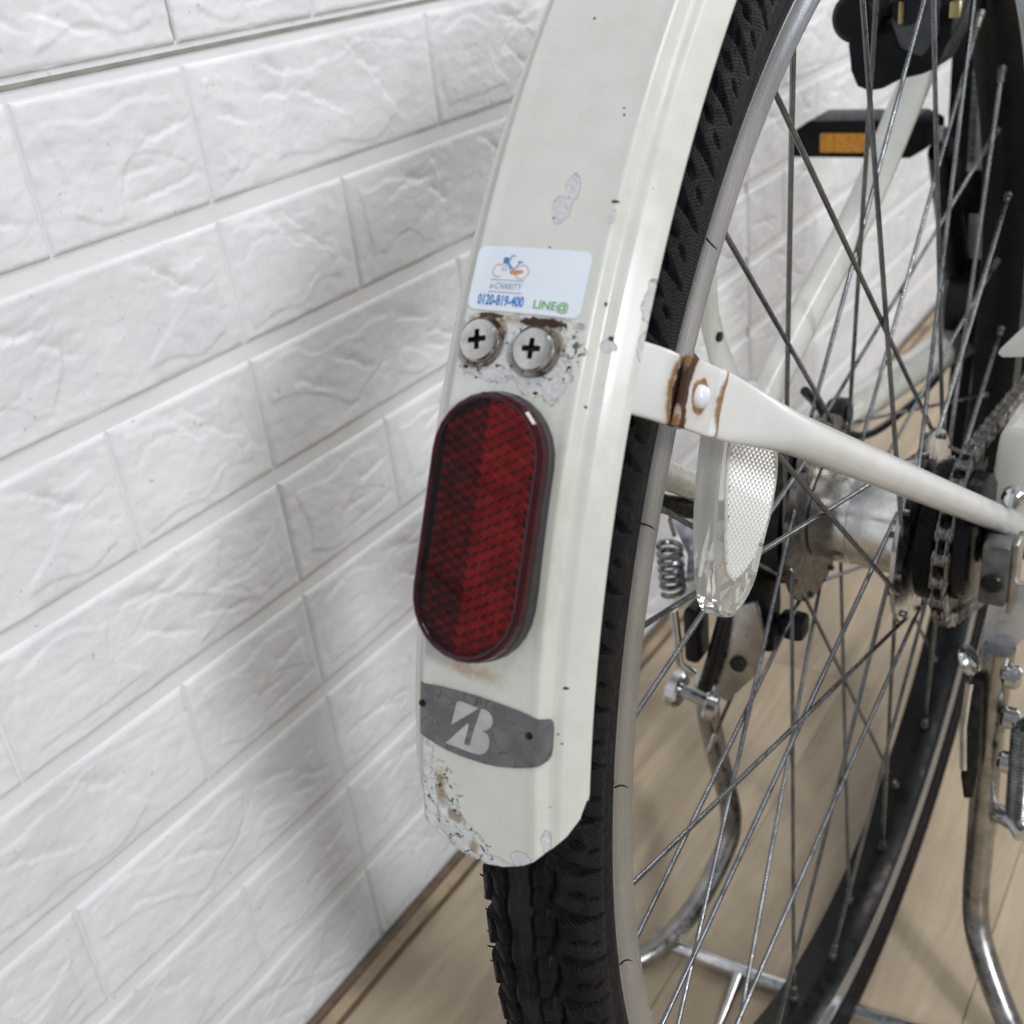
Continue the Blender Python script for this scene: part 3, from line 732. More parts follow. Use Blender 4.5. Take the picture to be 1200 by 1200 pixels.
g.add(*strip([ic(385, 290), ic(495, 290)], 0.0017, 'b', INKD)); g.add(*strip([ic(700, 310), ic(800, 310)], 0.0004, 'b', INKD))
g.add(*strip([ic(620, 160), ic(545, 155), ic(530, 230), ic(500, 350), ic(590, 560)], 0.00032, 'b', INKD)); g.add(*strip([ic(500, 350), ic(640, 520)], 0.00030, 'b', INKD))
g.add(*strip([ic(740, 330), ic(640, 520)], 0.00022, 'b', INKD)); g.add(*strip([ic(500, 350), ic(375, 550), ic(490, 545), ic(490, 440)], 0.00018, 'b', INKS))
g.obj('bicycle_drawing', INKD, stk, False)

# ---------------- maker badge
def badge_mat():
    t = NT('badge_grey'); o = t.obj(); n1 = t.noise(o, 140, 5, 0.6); n2 = t.noise(o, 700, 4)
    v = t.n('ShaderNodeTexVoronoi', feature='DISTANCE_TO_EDGE'); v.inputs['Scale'].default_value = 170
    w_ = t.n('ShaderNodeVectorMath', operation='ADD'); t.l(o, w_.inputs[0]); nd = t.n('ShaderNodeTexNoise'); nd.inputs['Scale'].default_value = 200; t.l(o, nd.inputs['Vector'])
    s = t.n('ShaderNodeVectorMath', operation='SCALE'); t.l(nd.outputs['Color'], s.inputs[0]); s.inputs['Scale'].default_value = 0.01; t.l(s.outputs[0], w_.inputs[1]); t.l(w_.outputs[0], v.inputs['Vector'])
    ck = t.math('MULTIPLY', t.ramp(v.outputs['Distance'], 0.05, 0.015), t.ramp(n1, 0.45, 0.6))
    c = t.mix(t.ramp(n1, 0.3, 0.7), (0.105, 0.112, 0.115), (0.165, 0.172, 0.175)); c = t.mix(t.math('MULTIPLY', ck, 0.7), c, (0.05, 0.05, 0.045))
    t.set(Base_Color=c, Roughness=0.42, Metallic=0.35, Normal=t.bump(t.math('SUBTRACT', n2, ck), 0.00010)); return t.m
bp = [(-20.4, 19.08), (-19.2, 19.12), (-12, 19.27), (-6.1, 19.33), (0, 19.36), (6.9, 19.34), (13, 19.27), (17.8, 19.16), (19.8, 19.12), (21.2, 19.08), (21.9, 18.95), (22.2, 18.7), (22.2, 17.75), (21.9, 17.45), (21.0, 17.22), (19.8, 17.03), (18.1, 16.89), (15, 16.72), (11.5, 16.58), (7.5, 16.45), (3.5, 16.38), (-4.8, 16.35), (-9, 16.39), (-13.3, 16.47), (-18.5, 16.66), (-20.4, 16.8)]
bdg = put([(a/1000, b) for a, b in bp], 'maker_badge', badge_mat(), bike, 0.00015, 0.0006, 0.0010)
bdg['label'] = 'dark grey cracked name plate with a pale letter B emblem'
EM = simple('badge_silver', (0.46, 0.47, 0.475), 0.40, 0.3, 0.08, 200, 0.00004, 900)
eA = [(-6.3, 18.86), (-4.8, 18.93), (1.1, 18.87), (-8.2, 17.68), (-7.3, 18.25)]
eB = [(1.9, 18.89), (3.4, 18.9), (4.4, 18.85), (4.95, 18.77), (5.5, 18.68), (5.75, 18.55), (5.7, 18.38), (5.35, 18.24), (4.8, 18.12), (4.2, 18.03), (3.6, 17.97), (2.4, 17.91), (3.6, 17.86), (4.2, 17.80), (4.6, 17.69), (4.85, 17.54), (4.8, 17.36), (4.55, 17.2), (4.1, 17.04), (3.6, 16.93), (2.9, 16.84), (1.4, 16.75), (-1.1, 16.71), (-10.1, 16.73), (-2.5, 18.02), (-2.1, 17.94), (-3.6, 16.98), (-1.6, 17.02), (-0.2, 17.84), (1.0, 18.45)]
for E_ in (eA, eB): put([(a/1000, b) for a, b in E_], 'emblem', EM, bdg, 0.00078, 0.0001, 0.0012)
for (x, th) in ((0.0174, 18.33), (-0.0187, 18.23)):
    p, u, v, n = frame_at(x, th, 0.0007); V, F = tube([p, p+n*0.0005, p+n*0.0008], [0.0011, 0.0010, 0.0005], 14); mesh_obj('badge_rivet', V, F, M['dark_metal'], bdg, True, None, 40)

# ---------------- red rear reflector
def caps(w2, h2, n=14):
    """stadium outline, half width w2, half height h2"""
    P = []; c = h2-w2
    for k in range(n+1): a = math.pi*k/n; P.append((w2*math.cos(a), c+w2*math.sin(a)))
    for k in range(n+1): a = math.pi+math.pi*k/n; P.append((w2*math.cos(a), -c+w2*math.sin(a)))
    return P
RTH = 26.55; rp, ru, rv, rn = frame_at(-0.0012, RTH, 0.0)
# the lamp bends a little with the guard, so map through a gentle arc
def RP(a, b, c):
    return rp + ru*a + rv*b + rn*c
def shell(levels, name, mat, parent, capb=True, capt=True, n=14):
    V = []; F = []
    for (ins, c) in levels:
        for (x, y) in caps(0.0178-ins, 0.0365-ins, n): V.append(RP(x, y, c))
    m = 2*(n+1)
    for j in range(len(levels)-1):
        for k in range(m): F.append((j*m+k, j*m+(k+1) % m, (j+1)*m+(k+1) % m, (j+1)*m+k))
    def cap(j, flip):
        # grid strip cap: connect mirrored points
        for k in range(n):
            a = j*m+k; b = j*m+k+1; c_ = j*m+(m-1-k-1); d = j*m+(m-1-k)
            pass
        idx = [j*m+k for k in range(m)]
        F.append(tuple(idx if not flip else idx[::-1]))
    if capb: cap(0, True)
    if capt: cap(len(levels)-1, False)
    return mesh_obj(name, V, F, mat, parent, True, None, 9)
refl = shell([(0.0004, -0.0020), (0.0, -0.0015), (0.0, 0.0022), (0.0003, 0.0026)], 'rear_reflector', simple('reflector_base', (0.035, 0.03, 0.035), 0.4), bike)
refl['label'] = 'red oval prism reflector screwed to the mudguard'
MBODY = simple('red_plastic_body', (0.035, 0.003, 0.007), 0.14, 0, 0.2, 200, rv=0.05, spec=0.4)
shell([(0.0006, 0.0027), (0.0002, 0.0032), (0.0004, 0.0054), (0.0009, 0.0064), (0.0015, 0.0067), (0.0022, 0.0065), (0.0025, 0.0060), (0.0025, 0.0034)], 'lens_body', MBODY, refl, True, True)
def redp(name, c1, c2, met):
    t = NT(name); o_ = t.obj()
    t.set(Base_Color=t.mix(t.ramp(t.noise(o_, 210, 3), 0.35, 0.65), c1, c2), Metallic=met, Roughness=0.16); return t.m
MPL = redp('red_prisms_painted_dim', (0.34, 0.007, 0.012), (0.75, 0.028, 0.030), 0.4); MPR = redp('red_prisms', (0.66, 0.010, 0.018), (1.0, 0.055, 0.048), 0.35); MPD = redp('red_prisms_painted_dark', (0.060, 0.002, 0.004), (0.17, 0.006, 0.009), 0.3)  # dim and dark copies paint lost reflection into the facet colour
def prisms(name, test, pitch, f, mat, parent, depth=1.0, tilt=(0, 0), dark=()):
    Rr = pitch/math.sqrt(3); a_ = Rr/math.sqrt(2/3); h1 = a_/math.sqrt(3)*depth; V = []; F = []
    for i in range(-14, 15):
        for j in range(-20, 21):
            cx = i*pitch*math.sqrt(3)/2; cy = (j+0.5*(i % 2))*pitch
            if not test(cx, cy): continue
            b = len(V); V.append(f(cx, cy, 0))
            for k in range(6):
                a = math.pi/3*k
                V.append(f(cx+Rr*math.cos(a), cy+Rr*math.sin(a), h1*(1 if k % 2 == 0 else 2) + (tilt[0]*math.cos(a)+tilt[1]*math.sin(a))*Rr))
            # faces: centre, low vertex pairs around the high ones
            for k in (1, 3, 5): F.append((b, b+1+(k-1) % 6, b+1+k, b+1+(k+1) % 6))
    o = mesh_obj(name, V, F, mat, parent, False)
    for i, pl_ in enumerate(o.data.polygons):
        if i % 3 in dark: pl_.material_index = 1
    return o
def inst(w2, h2):
    c = h2-w2
    return lambda x, y: (abs(x) < w2 and abs(y) < c) or math.hypot(x, abs(y)-c) < w2
ins_ = inst(0.0158, 0.0345)
dk = simple('red_prisms_dark_side', (0.085, 0.005, 0.008), 0.2, 0.5, 0.3, 260)
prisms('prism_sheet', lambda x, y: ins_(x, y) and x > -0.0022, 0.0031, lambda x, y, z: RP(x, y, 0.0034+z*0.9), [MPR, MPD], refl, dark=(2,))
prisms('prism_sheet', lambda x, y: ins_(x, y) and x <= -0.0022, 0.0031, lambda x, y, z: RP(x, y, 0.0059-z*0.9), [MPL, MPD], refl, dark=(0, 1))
t = NT('red_lens'); nt = t.t; nt.nodes.remove(t.b)
tr = t.n('ShaderNodeBsdfTransparent'); tr.inputs[0].default_value = (1.0, 0.93, 0.93, 1); gl = t.n('ShaderNodeBsdfGlossy'); gl.inputs['Roughness'].default_value = 0.04
sm_ = t.noise(t.obj(), 900, 5, 0.7); t.l(t.ramp(sm_, 0.35, 0.7, 0.02, 0.12), gl.inputs['Roughness'])
fr = t.n('ShaderNodeFresnel'); fr.inputs[0].default_value = 1.28; mx = t.n('ShaderNodeMixShader'); t.l(fr.outputs[0], mx.inputs[0]); t.l(tr.outputs[0], mx.inputs[1]); t.l(gl.outputs[0], mx.inputs[2])
t.l(mx.outputs[0], nt.nodes['Material Output'].inputs[0])
P_ = caps(0.0178-0.0023, 0.0365-0.0023); mesh_obj('lens', [RP(x, y, 0.0062) for x, y in P_], [tuple(range(len(P_)))], t.m, refl, False)

# ---------------- right mudguard stay
dS = Vector((0.093, 0.843, -0.529)).normalized(); RV = Vector((0.0340, -0.282, 0.189))
nS = (Vector((1, 0, 0)) - dS*dS.x).normalized(); wS = dS.cross(nS)
if wS.z < 0: wS = -wS
def SP(s, a, b): return RV + dS*s + wS*a + nS*b
def rust_paint():
    t = NT('stay_paint'); uv = t.uv(); sep = t.n('ShaderNodeSeparateXYZ'); t.l(uv, sep.inputs[0]); s, a = sep.outputs[0], sep.outputs[1]
    o = t.obj(); n1 = t.noise(o, 320, 5, 0.65); n2 = t.noise(o, 60, 4)
    def band(c, wd, soft, curv=0.0):
        sc_ = t.math('ADD', s, t.math('MULTIPLY', t.math('MULTIPLY', a, a), curv))
        d = t.math('ABSOLUTE', t.math('SUBTRACT', sc_, c)); d = t.math('ADD', d, t.math('MULTIPLY', t.math('SUBTRACT', n1, 0.5), wd*2.2))
        return t.ramp(d, wd+soft, wd-soft)
    d2 = t.math('SQRT', t.math('ADD', t.math('MULTIPLY', s, s), t.math('MULTIPLY', a, a)))
    ring = t.ramp(t.math('ADD', t.math('ABSOLUTE', t.math('SUBTRACT', d2, 4.0)), t.math('MULTIPLY', t.math('SUBTRACT', n1, 0.5), 3)), 1.3, 0.5)
    fine = t.math('MAXIMUM', band(-10.8, 1.5, 1.2, -0.035), t.math('MAXIMUM', ring, band(10.2, 0.55, 0.35, -0.02)))
    deep = t.math('MAXIMUM', band(-8.0, 1.5, 0.3, -0.03), t.ramp(t.math('ADD', d2, t.math('MULTIPLY', n1, 1.2)), 4.0, 3.6))
    base = t.mix(t.ramp(n2, 0.3, 0.7), (0.60, 0.61, 0.60), (0.66, 0.67, 0.665))
    base = t.mix(t.math('MULTIPLY', t.ramp(t.noise(o, 160, 6, 0.75), 0.62, 0.75), 0.35), base, (0.42, 0.37, 0.29))
    stain = t.math('MAXIMUM', band(-8.5, 4.5, 3.5, -0.03), t.ramp(d2, 9.0, 3.5))
    base = t.mix(t.math('MULTIPLY', t.math('MULTIPLY', stain, t.ramp(n2, 0.25, 0.7)), 0.45), base, (0.42, 0.31, 0.18))
    sn = t.noise(t.mapv(uv, (0.35, 2.2, 1)), 1.0, 4, 0.7); base = t.mix(t.math('MULTIPLY', t.ramp(sn, 0.66, 0.70), 0.45), base, (0.22, 0.21, 0.20))
    base = t.mix(t.math('MULTIPLY', t.ramp(t.noise(o, 130, 8, 0.8), 0.5, 0.8), 0.25), base, (0.40, 0.38, 0.32))
    c = t.mix(fine, base, t.mix(n1, (0.13, 0.055, 0.018), (0.36, 0.22, 0.09)))
    c = t.mix(deep, c, t.mix(n1, (0.025, 0.010, 0.006), (0.08, 0.028, 0.014)))
    h = t.math('ADD', fine, deep)
    t.set(Base_Color=c, Roughness=t.ramp(h, 0, 1, 0.28, 0.7), Normal=t.bump(t.math('MULTIPLY', h, n1), 0.0004), Coat_Weight=t.ramp(h, 0, 0.3, 0.3, 0.0))
    return t.m
MSTAY = rust_paint()
# tab coming out from under the mudguard edge
def slab(ss, half, b0, th_, bendf, name, parent, edgecurve=0.0):
    """flat rounded bar: cross-section ring in (a,b)"""
    V = []; F = []; uv = []; ring = []
    r = th_/2; n = 8
    for sgn in (1, -1):
        for k in range(n+1):
            t_ = (-90+180*k/n) if sgn == 1 else (90+180*k/n); ring.append((sgn, R_(t_)))
    for s in ss:
        hw = half(s) if callable(half) else half
        for sgn, t_ in ring:
            a = sgn*(hw-r)+r*math.cos(t_); b = b0+r*math.sin(t_)+bendf(s)
            V.append(SP(s+edgecurve*a*a, a, b)); uv.append((s*1000+edgecurve*a*a*1000, a*1000))
    m = len(ring)
    for i in range(len(ss)-1):
        for k in range(m): F.append((i*m+k, i*m+(k+1) % m, (i+1)*m+(k+1) % m, (i+1)*m+k))
    F.append(tuple(range(m))); F.append(tuple((len(ss)-1)*m+k for k in range(m))[::-1])
    return mesh_obj(name, V, F, MSTAY, parent, True, uv, 45)
tab = slab([-0.0335+0.034*k/24 for k in range(25)], 0.0098, -0.0022, 0.0024, lambda s: -0.0075*max(0, (-0.012-s)/0.021)**1.5, 'stay_tab', bike)
# stay: flattened end, then tube
NSG = 28; ss = [-0.0085, -0.0083, -0.006, 0.0, 0.006, 0.0095, 0.0105, 0.013, 0.018, 0.025, 0.034, 0.045, 0.058, 0.072] + [0.09+0.02*k for k in range(17)]
V = []; F = []; uv = []
for s in ss:
    k = min(1, max(0, (s-0.0102)/0.055)); k = k*k*(3-2*k)
    hw = 0.0098*(1-k)+0.0068*k; ht = 0.0013*(1-k)+0.0068*k if s > 0.0103 else 0.0011
    if s > 0.0103: ht = max(ht, 0.0026)
    if s < -0.0083: hw -= 0.0004; ht -= 0.0003
    ex = 0.16 + 0.84*k if s > 0.0103 else 0.16     # squareness
    off = 0.0013 + (0.0022*k)
    for q in range(NSG):
        a = 2*math.pi*q/NSG; ca, sa = math.cos(a), math.sin(a)
        p_ = 0.30+0.70*k
        A = hw*math.copysign(abs(ca)**p_, ca); B = ht*math.copysign(abs(sa)**p_, sa)
        cv = -0.018*1000*A*A*0.45 if s < 0.02 else 0
        cv = -9.0*A*A*(1 if s < 0.0125 else max(0, 1-(s-0.0125)/0.02))
        V.append(SP(s-cv*(-1) if s < 0 else s+cv*0.8, A, off+B)); uv.append(((s)*1000, A*1000))
for i in range(len(ss)-1):
    for q in range(NSG): F.append((i*NSG+q, i*NSG+(q+1) % NSG, (i+1)*NSG+(q+1) % NSG, (i+1)*NSG+q))
F.append(tuple(range(NSG))[::-1]); F.append(tuple((len(ss)-1)*NSG+q for q in range(NSG)))
stay = mesh_obj('mudguard_stay', V, F, MSTAY, bike, True, uv, 50)
rvp = []
for rr_, hh in ((0.0034, 0.0020), (0.0033, 0.0032), (0.0028, 0.0042), (0.0018, 0.0049), (0.0006, 0.0052)): rvp.append((rr_, hh))
V, F = tube([SP(0, 0, h_) for _, h_ in rvp], [r_ for r_, _ in rvp], 28); mesh_obj('rivet', V, F, simple('rivet_paint', (0.72, 0.75, 0.79), 0.2, 0, 0.03, 300, coat=0.5), stay, True, None, 50)

# ---------------- left mudguard stay
P = [Vector((-0.034, -0.26, 0.165)), Vector((-0.039, -0.165, 0.098)), Vector((-0.042, -0.128, 0.073)), Vector((-0.048, -0.118, 0.066))]
g = G(); g.add(*tube(smooth_path(P, 8), 0.0066, 18)); lo_ = g.obj('mudguard_stay', simple('stay_paint_left', (0.60, 0.60, 0.53), 0.3, 0, 0.05, 40, dirt=((0.22, 0.09, 0.03), 45, 0.60), coat=0.3), bike)
g = G(); g.add(*tube([(-0.047, -0.150, 0.074), (-0.048, -0.118, 0.055), (-0.052, -0.07, 0.03), (-0.055, -0.02, 0.005)], [0.0045, 0.0050, 0.0055, 0.006], 12)); g.obj('brake_strap', M['black'], bike)

# ---------------- frame, left side
g = G(); g.add(*tube(smooth_path([(-0.064, -0.004, 0.050), (-0.058, 0.053, 0.088), (-0.050, 0.122, 0.130), (-0.043, 0.182, 0.180), (-0.036, 0.225, 0.225), (-0.030, 0.28, 0.30)]), 0.0098, 20)); g.obj('seat_stay', M['frame'], bike)
g = G(); g.add(*tube(smooth_path([(-0.062, 0.010, 0.012), (-0.060, 0.09, 0.004), (-0.055, 0.20, -0.012), (-0.048, 0.30, -0.025), (-0.040, 0.42, -0.045)]), [0.010]*6+[0.0125]*12+[0.014]*7, 20)); g.obj('chain_stay', M['frame'], bike)
g = G(); g.add(*prism([(-0.030, -0.020), (-0.010, -0.030), (0.030, -0.018), (0.045, 0.012), (0.020, 0.052), (0.0, 0.072), (-0.018, 0.060), (-0.026, 0.02)], (-0.066, 0, 0.0), (0, 1, 0), (0, 0, 1), 0.005, 0.0015)); g.obj('dropout', M['frame'], bike)
g = G(); g.add(*tube([(-0.076, -0.058, 0.32), (-0.076, -0.046, 0.22), (-0.076, -0.036, 0.145), (-0.076, -0.030, 0.115), (-0.076, -0.020, 0.092), (-0.076, -0.006, 0.072), (-0.076, 0.004, 0.055)], [0.0065, 0.0065, 0.0070, 0.0095, 0.0110, 0.0105, 0.007], 18, up=(0, 1, 0.3), r2=[0.0065, 0.0065, 0.006, 0.003, 0.002, 0.002, 0.002]))
rk = g.obj('rack_strut', M['frame'], bike)
g = G(); g.add(*cyl((-0.0755, -0.027, 0.106), (-0.0715, -0.027, 0.106), 0.0026, 14)); g.obj('slot_hole', M['dark_metal'], rk)
g = G(); g.add(*cyl((-0.070, 0.0, 0.0), (-0.080, 0, 0), 0.009, 6, 0.001)); g.obj('axle_nut', M['chrome'], bike)
g = G(); g.add(*lathe_x([(-0.050, 0.0), (-0.050, 0.010), (-0.047, 0.012), (-0.040, 0.012), (-0.038, 0.010)], 40, (0, 0.080, 0.020))); g.obj('cable_stop', M['dark_metal'], bike)
g = G(); g.add(*tube(smooth_path([(-0.056, 0.055, 0.045), (-0.058, 0.16, -0.03), (-0.060, 0.28, -0.062), (-0.055, 0.40, -0.060), (-0.05, 0.5, 0.02)]), 0.0030, 10)); g.obj('brake_hose', M['cable'], bike)

# ---------------- motor unit, battery and crank
g = G(); g.add(*prism([(0, -0.23), (0.118, -0.23), (0.118, 0.32), (-0.014, 0.32), (-0.012, 0.12), (-0.001, 0.035), (0.004, 0.0)], (-0.052, 0.405, 0.0), (1, 0, 0), (0, 0, 1), 0.06, 0.004))
bat = g.obj('battery_case', M['black'], bike)
def labelq(name, pts, mat, parent, y, t=0.0006):
    return mesh_obj(name, *prism(pts, (0, y, 0), (1, 0, 0), (0, 0, 1), t), mat, parent, False)
lb = labelq('serial_label', [(-0.0465, 0.100), (-0.0350, 0.102), (-0.0405, 0.176), (-0.0475, 0.176)], M['label'], bat, 0.3742)
g = G(); yy = 0.3735
for k in range(26):
    z0 = 0.108+k*0.0024; wd = rng.uniform(0.0006, 0.0018); g.add(*box((-0.0438-(z0-0.108)*0.02, yy, z0), (0.0042, 0.0004, wd)))
g.obj('barcode', M['ink'], bat, False)
labelq('white_label', [(-0.0415, 0.033), (-0.0290, 0.033), (-0.0300, 0.068), (-0.0425, 0.068)], M['label'], bat, 0.3742)
g = G(); g.add(*lathe_x([(-0.055, 0.0), (-0.055, 0.030), (-0.050, 0.036), (-0.03, 0.038), (0.03, 0.038)], 48, (0, 0.385, -0.005))); g.obj('motor_unit', M['gloss_black'], bike)
g = G(); g.add(*tube(smooth_path([(-0.044, 0.42, -0.055), (-0.049, 0.37, 0.03), (-0.053, 0.322, 0.128)]), [0.012]*6+[0.010]*7, 14, up=(1, 0, 0), r2=[0.014]*13)); g.obj('crank_arm', M['dark_metal'], bike)
# pedal, end-on
pd = G(); yc = 0.315
pd.add(*prism([(-0.048, -0.0115), (0.040, -0.0115), (0.052, -0.004), (0.052, 0.009), (0.040, 0.015), (-0.034, 0.015), (-0.048, 0.006)], (-0.108, yc, 0.1385), (1, 0, 0), (0, 0, 1), 0.045, 0.002))
pdo = pd.obj('pedal', M['black'], bike)
V, F = box((-0.1145, yc-0.0235, 0.1380), (0.036, 0.003, 0.0135), 0.0008); mesh_obj('pedal_reflector', V, F, M['amber'], pdo, False)
g = G(); g.add(*cyl((-0.062, yc, 0.139), (-0.050, yc, 0.139), 0.006, 14)); g.obj('pedal_axle', M['steel'], pdo)

# ---------------- ring lock above the seat stay
g = G(); g.add(*cyl((-0.0460, 0.094, 0.243), (-0.0460, 0.130, 0.243), 0.0130, 28, 0.003))
g.add(*prism([(-0.0535, 0.2310), (-0.0510, 0.2150), (-0.0475, 0.2060), (-0.040, 0.2040), (-0.033, 0.2050), (-0.025, 0.2095), (-0.012, 0.2120), (-0.004, 0.2160), (0.002, 0.2300), (0.004, 0.262), (-0.020, 0.262), (-0.0265, 0.236), (-0.0330, 0.2400), (-0.040, 0.2400)], (0, 0.122, 0), (1, 0, 0), (0, 0, 1), 0.036, 0.004))
lk = g.obj('ring_lock', M['black'], bike)
g = G(); g.add(*prism([(-0.0335, 0.272), (-0.0290, 0.238), (-0.0240, 0.226), (-0.012, 0.220), (-0.004, 0.232), (-0.004, 0.272)], (0, 0.109, 0), (1, 0, 0), (0, 0, 1), 0.016, 0.004)); g.obj('lock_cover', simple('lock_grey', (0.045, 0.048, 0.052), 0.34), lk)
g = G(); g.add(*cyl((-0.0200, 0.0985, 0.246), (-0.0200, 0.104, 0.246), 0.0085, 24, 0.001)); g.obj('lock_ring', M['gloss_black'], lk)
for c_, s_ in (((-0.0225, 0.0975, 0.244), (0.0026, 0.003, 0.0110)), ((0.004, 0.100, 0.244), (0.005, 0.006, 0.008))):
    g = G(); g.add(*box(c_, s_, 0.001)); g.obj('lock_rivet', M['yellow'], lk)

# ---------------- clear wheel reflector between the spokes
XR = 0.0185
qp = [(-0.230, 0.160), (-0.218, 0.164), (-0.194, 0.147), (-0.184, 0.124), (-0.189, 0.106), (-0.1975, 0.0955), (-0.2085, 0.0820), (-0.2260, 0.0790), (-0.2390, 0.0870), (-0.2430, 0.103), (-0.2420, 0.127), (-0.2370, 0.146)]
t = NT('clear_plastic'); t.set(Base_Color=(0.93, 0.93, 0.91), Roughness=0.03, IOR=1.30, Transmission_Weight=0.84); MCL = t.m
wr = D.objects.new('wheel_reflector', None); link(wr); adopt(wr, bike)
wr['label'] = 'clear plastic prism reflector clipped on the spokes'
qp_ = []
for i in range(len(qp)):
    p0, p1, p2, p3 = [Vector(qp[(i+k) % len(qp)]) for k in (-1, 0, 1, 2)]
    for k in range(4):
        u_ = k/4; q_ = 0.5*((2*p1)+(p2-p0)*u_+(2*p0-5*p1+4*p2-p3)*u_*u_+(3*p1-p0-3*p2+p3)*u_**3); qp_.append((q_.x, q_.y))
g = G(); g.add(*prism(qp_, (XR-0.0015, 0, 0), (0, 1, 0), (0, 0, 1), 0.0085, 0.0020)); g.obj('reflector_lens', MCL, wr, True, 12)
cq = [(-0.2290, 0.150), (-0.218, 0.156), (-0.199, 0.142), (-0.1905, 0.122), (-0.1965, 0.108), (-0.2080, 0.0985), (-0.2210, 0.0950), (-0.2310, 0.0980), (-0.2345, 0.108), (-0.2335, 0.130)]
t = NT('silver_prisms'); t.set(Base_Color=(0.92, 0.92, 0.90), Metallic=0.0, Transmission_Weight=0.25, IOR=1.5, Roughness=0.06); MSP = t.m
def inpoly(x, y, P):
    r = False; j = len(P)-1
    for i in range(len(P)):
        if (P[i][1] > y) != (P[j][1] > y) and x < (P[j][0]-P[i][0])*(y-P[i][1])/(P[j][1]-P[i][1])+P[i][0]: r = not r
        j = i
    return r
def rounded(P, n=4):
    m = len(P); out = []
    for i in range(m):
        p0, p1, p2, p3 = [Vector(P[(i+k) % m]) for k in (-1, 0, 1, 2)]
        for k in range(n):
            t = k/n; q = 0.5*((2*p1)+(p2-p0)*t+(2*p0-5*p1+4*p2-p3)*t*t+(3*p1-p0-3*p2+p3)*t**3); out.append((q.x, q.y))
    return out
cq = rounded(cq)
ca_ = R_(-30)
def wf(x, y, z):
    yy = x*math.cos(ca_)-y*math.sin(ca_); zz = x*math.sin(ca_)+y*math.cos(ca_); return Vector((XR+0.0029+0.55*z, -0.218+yy, 0.121+zz))
def wt(x, y):
    p = wf(x, y, 0); return inpoly(p.y, p.z, cq)
prisms('prism_sheet', wt, 0.0025, wf, MSP, wr)
g = G(); g.add(*prism(cq, (XR+0.0020, 0, 0), (0, 1, 0), (0, 0, 1), 0.0003)); g.obj('backing_plate', simple('milky_plastic', (0.62, 0.61, 0.58), 0.4), wr)
rimq = G()
for i in range(len(cq)):
    a = cq[i]; b = cq[(i+1) % len(cq)]; rimq.add(*tube([(XR+0.0031, *a), (XR+0.0031, *b)], 0.0008, 8))
rimq.add(*box((XR+0.0005, -0.2250, 0.0870), (0.005, 0.0035, 0.006), 0.0005)); rimq.add(*box((XR+0.0005, -0.2165, 0.0885), (0.005, 0.0025, 0.006), 0.0005))
rimq.obj('reflector_rib', simple('milky_rib', (0.66, 0.66, 0.63), 0.2), wr)

# ---------------- stand (both legs, cross bar, springs, brackets)
st = D.objects.new('stand', None); link(st); adopt(st, bike)
Lg = smooth_path([(-0.083, -0.036, -0.112), (-0.084, -0.030, -0.150), (-0.084, -0.012, -0.210), (-0.084, -0.002, -0.252), (-0.086, -0.010, -0.276), (-0.096, -0.036, -0.308), (-0.112, -0.062, -0.330), (-0.124, -0.078, -0.336)])
g = G(); g.add(*tube(Lg, 0.0072, 16)); g.obj('stand_leg', M['stand_metal'], st)
Rg = smooth_path([(0.0775, -0.022, -0.050), (0.0755, -0.014, -0.100), (0.0745, -0.002, -0.160), (0.0740, 0.007, -0.220), (0.0745, 0.010, -0.262), (0.080, 0.002, -0.285), (0.096, -0.014, -0.310), (0.116, -0.032, -0.330), (0.13, -0.046, -0.336)])
g = G(); g.add(*tube(Rg, 0.0080, 16)); g.obj('stand_leg', M['stand_metal'], st)
g = G(); g.add(*tube([(-0.120, -0.055, -0.3360), (-0.05, -0.052, -0.3365), (0.030, -0.046, -0.337), (0.125, -0.036, -0.3375)], 0.0050, 14)); g.obj('stand_crossbar', M['chrome'], st)
g = G(); g.add(*tube([(-0.057, -0.057, -0.3365), (-0.054, -0.090, -0.339), (-0.051, -0.135, -0.341)], [0.0045, 0.0028, 0.0028], 12)); g.obj('stand_foot', M['chrome'], st)
g = G(); g.add(*box((-0.113, -0.058, -0.332), (0.014, 0.016, 0.016), 0.004)); g.obj('stand_lug', M['stand_metal'], st)
# left bracket
g = G(); g.add(*prism([(-0.0925, 0.016), (-0.0815, 0.023), (-0.066, 0.021), (-0.062, -0.004), (-0.070, -0.022), (-0.0760, -0.036), (-0.085, -0.046), (-0.0910, -0.040), (-0.0820, -0.026), (-0.0800, -0.010), (-0.0860, 0.004)], (0, -0.058, 0), (1, 0, 0), (0, 0, 1), 0.004, 0.0015)); g.obj('stand_bracket', M['bright_zinc'], st)
g = G(); g.add(*tube([(-0.089, -0.062, -0.046), (-0.0885, -0.060, -0.066), (-0.0885, -0.058, -0.086), (-0.082, -0.054, -0.094)], 0.0026, 10)); g.obj('stand_rod', M['chrome'], st)
g = G(); g.add(*box((-0.0785, -0.055, -0.062), (0.009, 0.018, 0.035), 0.003)); g.add(*tube([(-0.062, -0.052, -0.050), (-0.068, -0.055, -0.078), (-0.075, -0.054, -0.102)], 0.0045, 10)); g.obj('stand_latch', M['gloss_black'], st)
g = G(); g.add(*prism([(-0.0705, -0.092), (-0.060, -0.045), (-0.044, -0.036), (-0.038, -0.062), (-0.046, -0.088), (-0.062, -0.110), (-0.070, -0.108)], (0, -0.050, 0), (1, 0, 0), (0, 0, 1), 0.004, 0.001)); bx_ = g.obj('stand_plate', M['stand_metal'], st)
g = G(); g.add(*cyl((-0.0545, -0.0545, -0.080), (-0.0545, -0.052, -0.080), 0.0048, 16, 0.0004)); g.obj('stand_bolt', M['dark_metal'], st)
